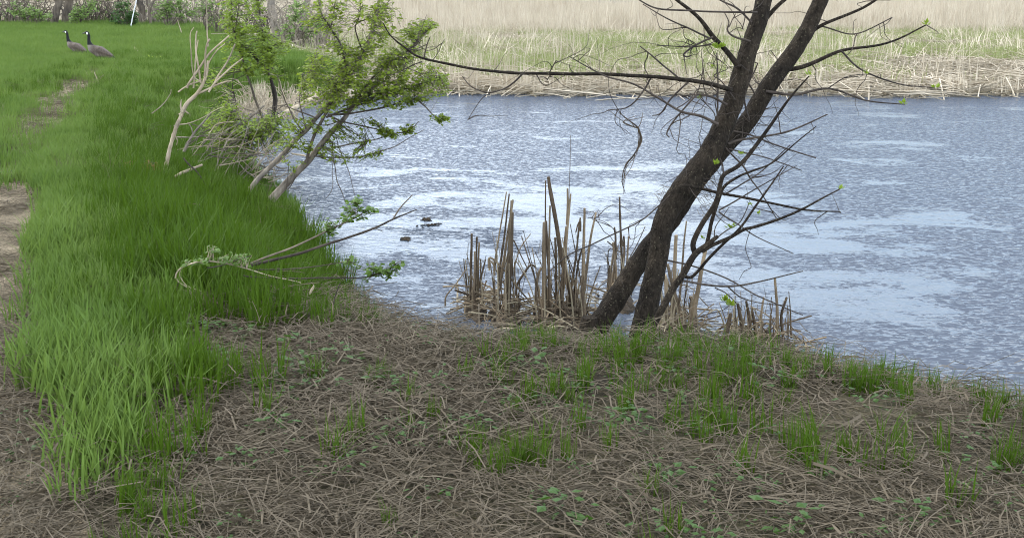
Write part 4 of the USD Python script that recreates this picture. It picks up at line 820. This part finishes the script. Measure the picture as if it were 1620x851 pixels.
for k, (p, w) in enumerate([([(277, 440), (280, 430), (290, 421), (319, 412), (350, 416), (391, 425), (431, 437), (475, 448)], [2.6, 2.6, 2.4, 2, 1.4]), ([(277, 438), (284, 448), (298, 456), (316, 478)], [2.4, 2, 1.2]), ([(290, 421), (284, 434), (296, 452), (318, 460)], [1.8, 1.2]), ([(328, 424), (352, 418), (376, 410), (398, 403)], [2.4, 2, 1.4]), ([(330, 416), (336, 404), (338, 394)], [2, 1.4])]):
    c, m = limb(p, 6.15, w, 5, 36, 0.012, 990 + k); part('stem', m, M['dead_wood'] if k < 3 else M['twig'], t, 60)
    if k == 0: cv = c
foliage(t, 'leaves', M['bramble_leaf'], M['dead_wood'], [(316, 412, 24, 6, 8), (365, 408, 24, 8, 8), (336, 392, 10, 6, 4), (385, 404, 14, 6, 4)], cv[4:26], 6.15, 0.08, 8, 4, 88, leaf_w=0.42)
fallen_stem('thin dark stick upright in the matted straw by the water', [(528, 482), (533, 466), (540, 447)], 5.9, [2.4, 2.2, 1.6], 'twig', 995, cat='stick')
t = thing('dead_leaf', 'pale grey curled dead leaf standing in the straw by the water', 'leaf', at(493, 463, 6.0))
u = np.linspace(0, 1, 7); L = []
for s in u:
    wd = 0.013 * math.sin(math.pi * min(1, s * 0.9 + 0.1)) ** 0.7
    for q in (-1, -0.5, 0, 0.5, 1): L.append([wd * q, 0.02 * abs(q) + 0.012 * s, 0.05 * s + 0.004 * q])
L = np.array(L) @ np.array([[math.cos(.5), 0, math.sin(.5)], [0, 1, 0], [-math.sin(.5) * -0.6, 0, math.cos(.5)]]); F = []
for i in range(6):
    for j in range(4): a = i * 5 + j; F += [(a, a + 1, a + 6), (a, a + 6, a + 5)]
part('blade', (L + at(491, 466, 6.0), np.array(F)), M['dead_wood'], t, True)
t = thing('red_sprig', 'small reddish-green leafy sprig in the grass left of the dead stem', 'sprig', at(232, 280, 10.9))
nodes = []
for k, p in enumerate([[(232, 286), (228, 272), (216, 262), (205, 254)], [(232, 286), (236, 270), (244, 258)], [(232, 286), (240, 276), (252, 270)]]):
    c, m = limb(p, 10.9, [2, 1.2], 5, 12, 0.01, 1001 + k); part('stem', m, M['brown_bark'], t); nodes.append(c)
M['red_leaf'] = leafy('red_leaf_look', [(0.16, 0.07, 0.02), (0.17, 0.13, 0.02), (0.12, 0.17, 0.02)], 0.4, 0.5, 1.0)
foliage(t, 'leaves', M['red_leaf'], M['brown_bark'], [(222, 266, 26, 12, 16), (236, 272, 18, 9, 12)], np.vstack(nodes), 10.9, 0.15, 6, 9, 89)

# ------------------------------------------------------------------ tussocks of dry reed along the far and left shore
ORD = 'first second third fourth fifth sixth seventh eighth ninth tenth eleventh twelfth thirteenth fourteenth fifteenth sixteenth seventeenth eighteenth nineteenth twentieth last'.split()
def tussock(label, px, py, h, wpx, n, seed, group=None, lean=0.12):
    o = on(px, py, WATER + 0.03); r = np.random.default_rng(seed); Y = o[1]
    t = thing('reed_tussock', label, 'reeds', o, group)
    mm = reed_bunch(n, h * mpp(Y), 2.2 * mpp(Y), wpx * mpp(Y) / 2, lean, r, 0.12)
    part('stalks', (mm[0] + o - [0, 0, 0.05], mm[1]), M['reed'], t, kind='stuff')
    mm = fallen(max(8, n // 2), h * 0.9 * mpp(Y), 2.0 * mpp(Y), wpx * 0.5 * mpp(Y), r, 0.1)
    part('fallen_stalks', (mm[0] + o, mm[1]), M['straw'], t, kind='stuff')
tussock('upright tan reed tussock at the left end of the pond, behind the brush', 412, 166, 44, 26, 130, 1100)
tussock('low pale heap of reeds on the shore right of the upright tan tussock', 468, 160, 32, 70, 160, 1101, lean=0.9)
tussock('bristling pale dead reeds between the budding shrub and the upright tan tussock', 388, 176, 30, 44, 120, 1105, lean=0.5)
tussock('flattened pale reeds under the thick pale fallen stem', 442, 172, 22, 60, 130, 1106, lean=1.0)
tussock('pale reeds on the shore hidden partly by the leafy tree', 540, 154, 34, 50, 60, 1102, lean=0.4)
for k, (px, py, h, w, n) in enumerate([(650, 149, 40, 40, 40), (722, 145, 50, 36, 40), (746, 146, 74, 24, 44), (772, 144, 50, 26, 26), (800, 145, 76, 32, 46), (828, 147, 66, 24, 40), (850, 150, 30, 20, 30), (880, 148, 34, 30, 26), (925, 150, 30, 30, 26), (960, 149, 34, 30, 34), (992, 147, 38, 30, 34), (1040, 150, 36, 26, 34), (1075, 149, 46, 24, 34), (1100, 146, 50, 26, 30), (1180, 148, 40, 40, 34), (1230, 150, 36, 40, 34), (1290, 150, 46, 40, 34), (1360, 150, 40, 40, 34), (1440, 152, 46, 40, 34), (1520, 150, 44, 40, 34), (1590, 150, 40, 40, 34)]):
    tussock(f'dry pale reed tussock at the edge of the far shore, {ORD[k]} from the left', px, py, h, w, n, 1110 + k, 'dry reed tussocks along the far shore', 0.14)

# ------------------------------------------------------------------ trees, shrubs and a pole at the far end of the bank
def far_tree(label, base, Y, w, top, seed, mt='brown_bark', limbs_=(), crown=()):
    """base: where it stands as seen; top: its course as seen, up past the frame"""
    t = thing('tree', label, 'tree', at(*base, Y) + [0, 0, -0.1], 'trees at the far end of the bank')
    c, m = limb([base] + list(top), Y, w, 10, 40, 0.08, seed, 0.12, freq=2.5)
    part('trunk', m, M[mt], t, 60); nodes = [c]
    for k, (p, ww) in enumerate(limbs_):
        c, m = limb(p, Y, ww, 6, 20, 0.08, seed + 1 + k); part('limb', m, M[mt], t, 60); nodes.append(c)
    if crown: foliage(t, 'crown', M['far_leaf'], M[mt], crown, np.vstack([c[len(c) // 2:] for c in nodes]), Y, 1.8, 3.6, 10, seed + 30, 0.6, 0.4)
far_tree('thick grey trunk at the top left, left one of a close pair', (85, 48), 60.0, [14, 12, 12, 11, 9, 5], [(86, 30), (92, 0), (90, -60), (96, -140), (92, -240)], 1200, limbs_=[([(92, -30), (60, -80), (30, -140), (10, -170)], [6, 4, 2]), ([(92, -90), (120, -150), (140, -210)], [5, 3, 1.5])], crown=[(60, -160, 70, 50, 70), (120, -220, 60, 40, 50)])
far_tree('thick darker trunk at the top left, right one of a close pair', (104, 47), 61.0, [15, 15, 14, 13, 9, 5], [(105, 30), (110, 0), (118, -60), (128, -130), (140, -220)], 1210, limbs_=[([(100, 22), (98, 14), (88, 4), (76, -20)], [3, 2.5, 2]), ([(118, -60), (160, -110), (190, -170)], [6, 4, 2])], crown=[(180, -170, 70, 50, 70), (130, -240, 60, 40, 40)])
far_tree('brown trunk just right of the white leaning pole', (226, 44), 61.0, [12, 11, 11, 10, 7, 4], [(224, 20), (222, -10), (228, -80), (240, -150), (236, -240)], 1220, limbs_=[([(226, -60), (260, -110), (300, -160)], [5, 3, 2]), ([(230, -90), (205, -140), (190, -190)], [4, 3, 1.5])], crown=[(270, -150, 70, 50, 60), (220, -230, 60, 40, 40)])
far_tree('slim young trunk right of the brown trunk near the pole', (238, 43), 59.0, [5, 4, 3.4, 2.4, 1.6], [(236, 20), (232, 4), (226, -40), (222, -110)], 1230, limbs_=[([(237, 22), (242, 8), (250, -10)], [3, 2, 1.4])], crown=[(232, -80, 30, 36, 20)])
far_tree('dark leaning trunk behind the budding shrub', (438, 66), 45.0, [13, 12, 12, 11, 8, 4], [(434, 40), (430, 10), (424, -40), (420, -130), (430, -260)], 1240, 'grey_bark', [([(430, 20), (412, 26), (395, 20)], [4, 3, 1.5]), ([(425, -40), (460, -90), (500, -130)], [6, 4, 2])], crown=[(470, -140, 80, 50, 60), (410, -230, 70, 44, 40)])
far_tree('pale grey trunk left of the leafy tree top', (474, 74), 47.0, [11, 11, 10, 9, 6, 3], [(478, 40), (486, 0), (498, -60), (505, -140), (520, -240)], 1250, 'grey_bark', [([(486, 0), (470, -40), (440, -80)], [5, 3, 2])], crown=[(500, -180, 80, 60, 60)])
def shrub(label, base, Y, regions, seed, lm='far_leaf', leaf_px=3.4):
    t = thing('shrub', label, 'shrub', at(*base, Y) + [0, 0, -0.05], 'shrubs at the far end of the bank'); r = np.random.default_rng(seed); nodes = []
    for k, (cx, cy, rx, ry, n) in enumerate(regions):
        for q in range(2):
            p = [(base[0] + r.normal(0, 3), base[1] + 2), ((base[0] + cx) / 2 + r.normal(0, 5), (base[1] + cy) / 2), (cx + r.normal(0, rx * 0.5), cy - ry * 0.5)]
            c, m = limb(p, Y + r.normal(0, 0.2), [2.0, 0.8], 5, 12, 0.1, seed + 3 * k + q); part('stem', m, M['brown_bark'], t); nodes.append(c)
    foliage(t, 'leaves', M[lm], M['brown_bark'], regions, np.vstack([c[3:] for c in nodes]), Y, 0.7, leaf_px, 11, seed + 50, 0.6, 0.42, 1.0)
shrub('pale green loose shrub at the top left edge of the bank', (48, 44), 58.0, [(50, 20, 16, 12, 26), (22, 14, 16, 12, 14), (70, 26, 12, 8, 10)], 1300)
shrub('bright green shrub right of the paired trunks', (126, 44), 58.0, [(126, 20, 14, 12, 26), (142, 12, 14, 14, 16), (118, 30, 12, 8, 12)], 1310)
shrub('dense dark green shrub left of the white leaning pole', (196, 44), 57.0, [(194, 20, 20, 20, 44), (210, 30, 12, 14, 28), (184, 34, 10, 8, 10)], 1320, 'dark_leaf')
shrub('light green shrub between the pole and the dead stem', (268, 42), 56.0, [(258, 16, 20, 16, 30), (284, 10, 20, 16, 26), (300, 24, 14, 10, 10)], 1330)
shrub('sparse shrub with dark bare twigs behind the dead stem top', (325, 46), 50.0, [(330, 12, 26, 14, 22), (345, 28, 18, 8, 10)], 1340)
shrub('green shrub at the foot of the pale grey trunk', (480, 84), 40.0, [(470, 20, 22, 20, 26), (500, 44, 22, 16, 20), (455, 50, 14, 12, 10)], 1350, leaf_px=4)
def thicket(label, box, Y, n, seed, mt='grey_bark', leaves=0, lm='far_leaf'):
    """a low bramble of bare, arching twigs with few leaves"""
    x0, x1, y0, y1 = box; r = np.random.default_rng(seed); t = thing('thicket', label, 'thicket', at((x0 + x1) / 2, y1, Y)); m = MB(); ends = []
    for _ in range(n):
        x = r.uniform(x0, x1); a = r.normal(0, 22); hh = r.uniform(0.4, 1.15) * (y1 - y0)
        c, g = limb([(x, y1 + 3), (x + a * 0.3, y1 - hh * 0.6), (x + a, y1 - hh), (x + a * 1.9, y1 - hh * r.uniform(0.7, 1.1))], Y + r.normal(0, 0.9), [r.uniform(0.9, 1.9), 0.5], 4, 12, 0.25, seed + 1, 0)
        m.add(g); ends.append(c[4:])
    part('twigs', m.out(), M[mt], t, kind='stuff')
    if leaves: foliage(t, 'leaves', M[lm], M[mt], [((x0 + x1) / 2, (y0 + y1) / 2, (x1 - x0) / 2, (y1 - y0) / 2, leaves)], np.vstack(ends), Y, 0.9, 3.6, 8, seed + 2, 0.6, 0.42, 0.9)
thicket('bare grey bramble thicket at the top left edge behind the geese', (-10, 80, -8, 44), 63.0, 150, 1400, 'brown_bark', 40)
thicket('twiggy thicket with pale green leaves between the paired trunks and the pole', (112, 205, -8, 44), 63.5, 150, 1410, 'brown_bark', 56)
thicket('twiggy thicket with pale leaves right of the pole', (225, 345, -8, 46), 62.0, 190, 1420, 'grey_bark', 70)
thicket('grey brush between the dark leaning trunk and the leafy tree', (435, 530, 10, 80), 42.0, 170, 1430, 'grey_bark', 34)
thicket('tan tangle of dead stems on the shore between the brush pile and the leafy tree', (372, 470, 140, 186), 19.0, 90, 1450, 'dead_wood', 0)
thicket('dark twiggy brush left of the dark leaning trunk', (340, 430, -5, 60), 48.0, 90, 1440, 'brown_bark', 36)
t = thing('pole', 'thin white pole leaning against the green shrubs at the far bank', 'pole', at(206, 46, 56.0))
part('shaft', limb([(206, 47), (211, 22), (217, -4), (226, -46)], 56.0, [1.7, 1.7, 1.5], 8, 12)[1], M['white_paint'], t, 60)
part('cap', limb([(226, -46), (226.6, -49)], 56.0, [2.1, 2.1], 8, 3)[1], M['white_paint'], t, 60)

# ------------------------------------------------------------------ birds
def body_of(balls, links, refine, it=14):
    s = [manifold3d.Manifold.sphere(rr, 20).translate(list(map(float, c))) for c, rr in balls]
    m = manifold3d.Manifold()
    for a, b in links: m = m + manifold3d.Manifold.batch_hull([s[a], s[b]])
    m = m.refine_to_length(refine); g = m.to_mesh()
    tm = trimesh.Trimesh(g.vert_properties[:, :3], g.tri_verts, process=True)
    trimesh.smoothing.filter_taubin(tm, 0.5, -0.53, it)
    return tm
def painted(name, rough=0.7):
    return mat(name, {"a": ("attribute", {"attribute": "coat"}), "g": ("geometry", {}), "n": ("noise_texture", {"scale": 60.0, "detail": 3.0}), "r": ("rgb_ramp", {"ramp": [(0.3, (0.75, 0.75, 0.75)), (0.7, (1.2, 1.2, 1.2))]}),
        "m": ("mix", {"mix_type": "multiply", "fac": 1.0}), "p": ("principled_bsdf", {"roughness": rough, "specular_ior_level": 0.2})},
        [("g.position", "n.vector"), ("n.fac", "r.fac"), ("a.color", "m.color1"), ("r.color", "m.color2"), ("m.color", "p.base_color")], "p.BSDF")
M['plumage'] = painted('plumage_look')
M['black_horn'] = mat('black_horn_look', {"p": ("principled_bsdf", {"base_color": (0.012, 0.012, 0.013), "roughness": 0.4})}, [], "p.BSDF")
def goose(label, foot, yaw, scale, neck_lean):
    """a Canada goose standing: local +x is forward"""
    balls = [((0.15, 0, 0.415), 0.10), ((0.02, 0, 0.365), 0.13), ((-0.13, 0, 0.30), 0.105), ((-0.28, 0, 0.225), 0.05), ((-0.40, 0, 0.175), 0.020),
             ((0.20, 0, 0.50), 0.062), ((0.215 + neck_lean, 0, 0.60), 0.040), ((0.20 + 1.6 * neck_lean, 0, 0.70), 0.034), ((0.20 + 2.0 * neck_lean, 0, 0.775), 0.034), ((0.235 + 2.2 * neck_lean, 0, 0.805), 0.043), ((0.275 + 2.2 * neck_lean, 0, 0.800), 0.030),
             ((-0.02, 0.07, 0.40), 0.085), ((-0.02, -0.07, 0.40), 0.085), ((-0.29, 0.045, 0.265), 0.026), ((-0.29, -0.045, 0.265), 0.026), ((-0.0, 0.07, 0.27), 0.05), ((-0.0, -0.07, 0.27), 0.05)]
    links = [(0, 1), (1, 2), (2, 3), (3, 4), (0, 5), (5, 6), (6, 7), (7, 8), (8, 9), (9, 10), (11, 13), (12, 14), (1, 15), (1, 16)]
    tm = body_of(balls, links, 0.016)
    v = np.array(tm.vertices)
    col = np.tile([0.155, 0.118, 0.09], (len(v), 1))
    lo = smooth(0.26, 0.36, v[:, 2] + 0.45 * np.clip(-v[:, 0], 0, 1) )[:, None]
    col = col * lo + np.array([0.25, 0.205, 0.165]) * (1 - lo)
    br = smooth(0.10, 0.22, v[:, 0])[:, None] * (v[:, 2] < 0.53)[:, None]
    col = col * (1 - br) + np.array([0.36, 0.31, 0.26]) * br
    bars = 0.5 + 0.5 * np.sin(v[:, 0] * 110 + 6 * meshkit.noise(v * 30))
    side = (np.abs(v[:, 1]) > 0.05) & (v[:, 0] < 0.12)
    col *= np.where(side, 0.8 + 0.35 * bars, 1.0)[:, None]
    rump = (v[:, 0] < -0.22) & (v[:, 2] < 0.19); col[rump] = (0.5, 0.48, 0.45)
    col[(v[:, 0] < -0.31)] = (0.015, 0.013, 0.012)
    nk = (v[:, 2] > 0.515); col[nk] = (0.010, 0.010, 0.011)
    hx = 0.225 + 2.2 * neck_lean
    cheek = (np.abs(v[:, 0] - hx) < 0.020) & (np.abs(v[:, 2] - 0.785) < 0.024) & (np.abs(v[:, 1]) > 0.012) & nk; col[cheek] = (0.78, 0.76, 0.72)
    o = np.array(foot); Rz = np.array([[math.cos(yaw), -math.sin(yaw), 0], [math.sin(yaw), math.cos(yaw), 0], [0, 0, 1]])
    W = lambda q: (np.asarray(q) * scale * [1.08, 1, 1]) @ Rz.T + o
    t = thing('goose', label, 'goose', o, 'geese in the turf')
    b = part('body', (W(v), tm.faces), M['plumage'], t, True)
    UsdGeom.PrimvarsAPI(b).CreatePrimvar('coat', Sdf.ValueTypeNames.Color3fArray, 'vertex').Set(Vt.Vec3fArray.FromNumpy((col * np.where(cheek, 1.0, 0.52)[:, None]).astype(np.float32)))
    bx = 0.290 + 2.2 * neck_lean
    bill = manifold3d.Manifold.batch_hull([manifold3d.Manifold.sphere(0.019, 12).scale([1, .8, 1]).translate([bx, 0, 0.797]), manifold3d.Manifold.sphere(0.009, 10).scale([1, 1.2, .8]).translate([bx + 0.055, 0, 0.783])]).to_mesh()
    part('bill', (W(bill.vert_properties[:, :3]), bill.tri_verts), M['black_horn'], t, True)
    for s in (-1, 1):
        e = trimesh.creation.icosphere(2, 0.006); part('eye', (W(np.array(e.vertices) + [0.252 + 2.2 * neck_lean, s * 0.036, 0.818]), e.faces), M['black_horn'], t, True)
        lg = part('leg', tube(W([(0.0, s * 0.07, 0.27), (-0.01, s * 0.07, 0.16), (0.01, s * 0.07, 0.03), (0.015, s * 0.07, 0.012)]), [0.022 * scale, 0.011 * scale, 0.010 * scale, 0.012 * scale], 8), M['black_horn'], t, 60)
        ft = MB()
        for a in (-0.5, 0, 0.5): ft.add(tube(W([(0.01, s * 0.07, 0.012), (0.05 * math.cos(a) + 0.01, s * 0.07 + 0.05 * math.sin(a), 0.010), (0.085 * math.cos(a), s * 0.07 + 0.085 * math.sin(a), 0.006)]), [0.008, 0.006, 0.004], 6))
        web = W([(0.01, s * 0.07, 0.008), (0.075 * math.cos(.5), s * 0.07 + 0.075 * math.sin(.5), 0.006), (0.08, s * 0.07, 0.006), (0.075 * math.cos(.5), s * 0.07 - 0.075 * math.sin(.5), 0.006)])
        ft.add((web, np.array([(0, 2, 1), (0, 3, 2)]))); part('foot', ft.out(), M['black_horn'], lg)
def stand(px, Y):
    p = at(px, 96, Y); p[2] = float(land(p[0], p[1])) - 0.11; return p
goose('larger standing goose with its neck straight up and tail to the right', stand(157, 30.3), math.pi - 0.12, 1.10, 0.012)
goose('smaller goose half hidden in the grass behind the larger one', stand(121, 32.6), math.pi - 0.3, 1.0, 0.026)
# a small dark bird on top of the reeds
o = at(757, 70, 52.0)
t = thing('small_bird', 'small dark bird perched on the pale reeds beyond the pond', 'bird', o)
tm = body_of([((0.06, 0, 0.07), 0.032), ((-0.01, 0, 0.05), 0.05), ((-0.08, 0, 0.04), 0.03), ((-0.16, 0, 0.03), 0.014), ((0.105, 0, 0.085), 0.007)], [(0, 1), (1, 2), (2, 3), (0, 4)], 0.012, 4)
part('body', (np.array(tm.vertices) * 1.15 * [-1, 1, 1] + o, tm.faces[:, ::-1]), M['black_horn'], t, True)
part('perch', tube(np.array([o + [0, 0, 0.02], o + [0.02, 0, -0.9], [o[0] + 0.03, o[1], -0.7]]), [0.008, 0.012, 0.014], 6), M['dead_wood'], t)
# dark weed afloat
for k, (px, py, w, lab) in enumerate([(680, 357, 16, 'dark clump of weed afloat left of the cattails'), (642, 378, 7, 'small dark fleck of weed afloat by the forked branch'), (675, 348, 5, 'tiny dark fleck of weed beyond the floating dark clump')]):
    o = on(px, py, WATER); r = np.random.default_rng(1500 + k); t = thing('floating_weed', lab, 'weed', o); m = MB()
    for _ in range(16):
        a = r.uniform(0, 6.28); c = o + [r.normal(0, w * 0.45 * mpp(o[1])), r.normal(0, 0.05), r.uniform(0.0, 0.006)]
        d = np.array([math.cos(a), 0.5 * math.sin(a), r.normal(0, 0.06)]) * r.uniform(0.02, 0.06)
        m.add(tube([c - d, c, c + d], [0.004, 0.008, 0.003], 4))
    part('strands', m.out(), M['mud'], t, kind='stuff')
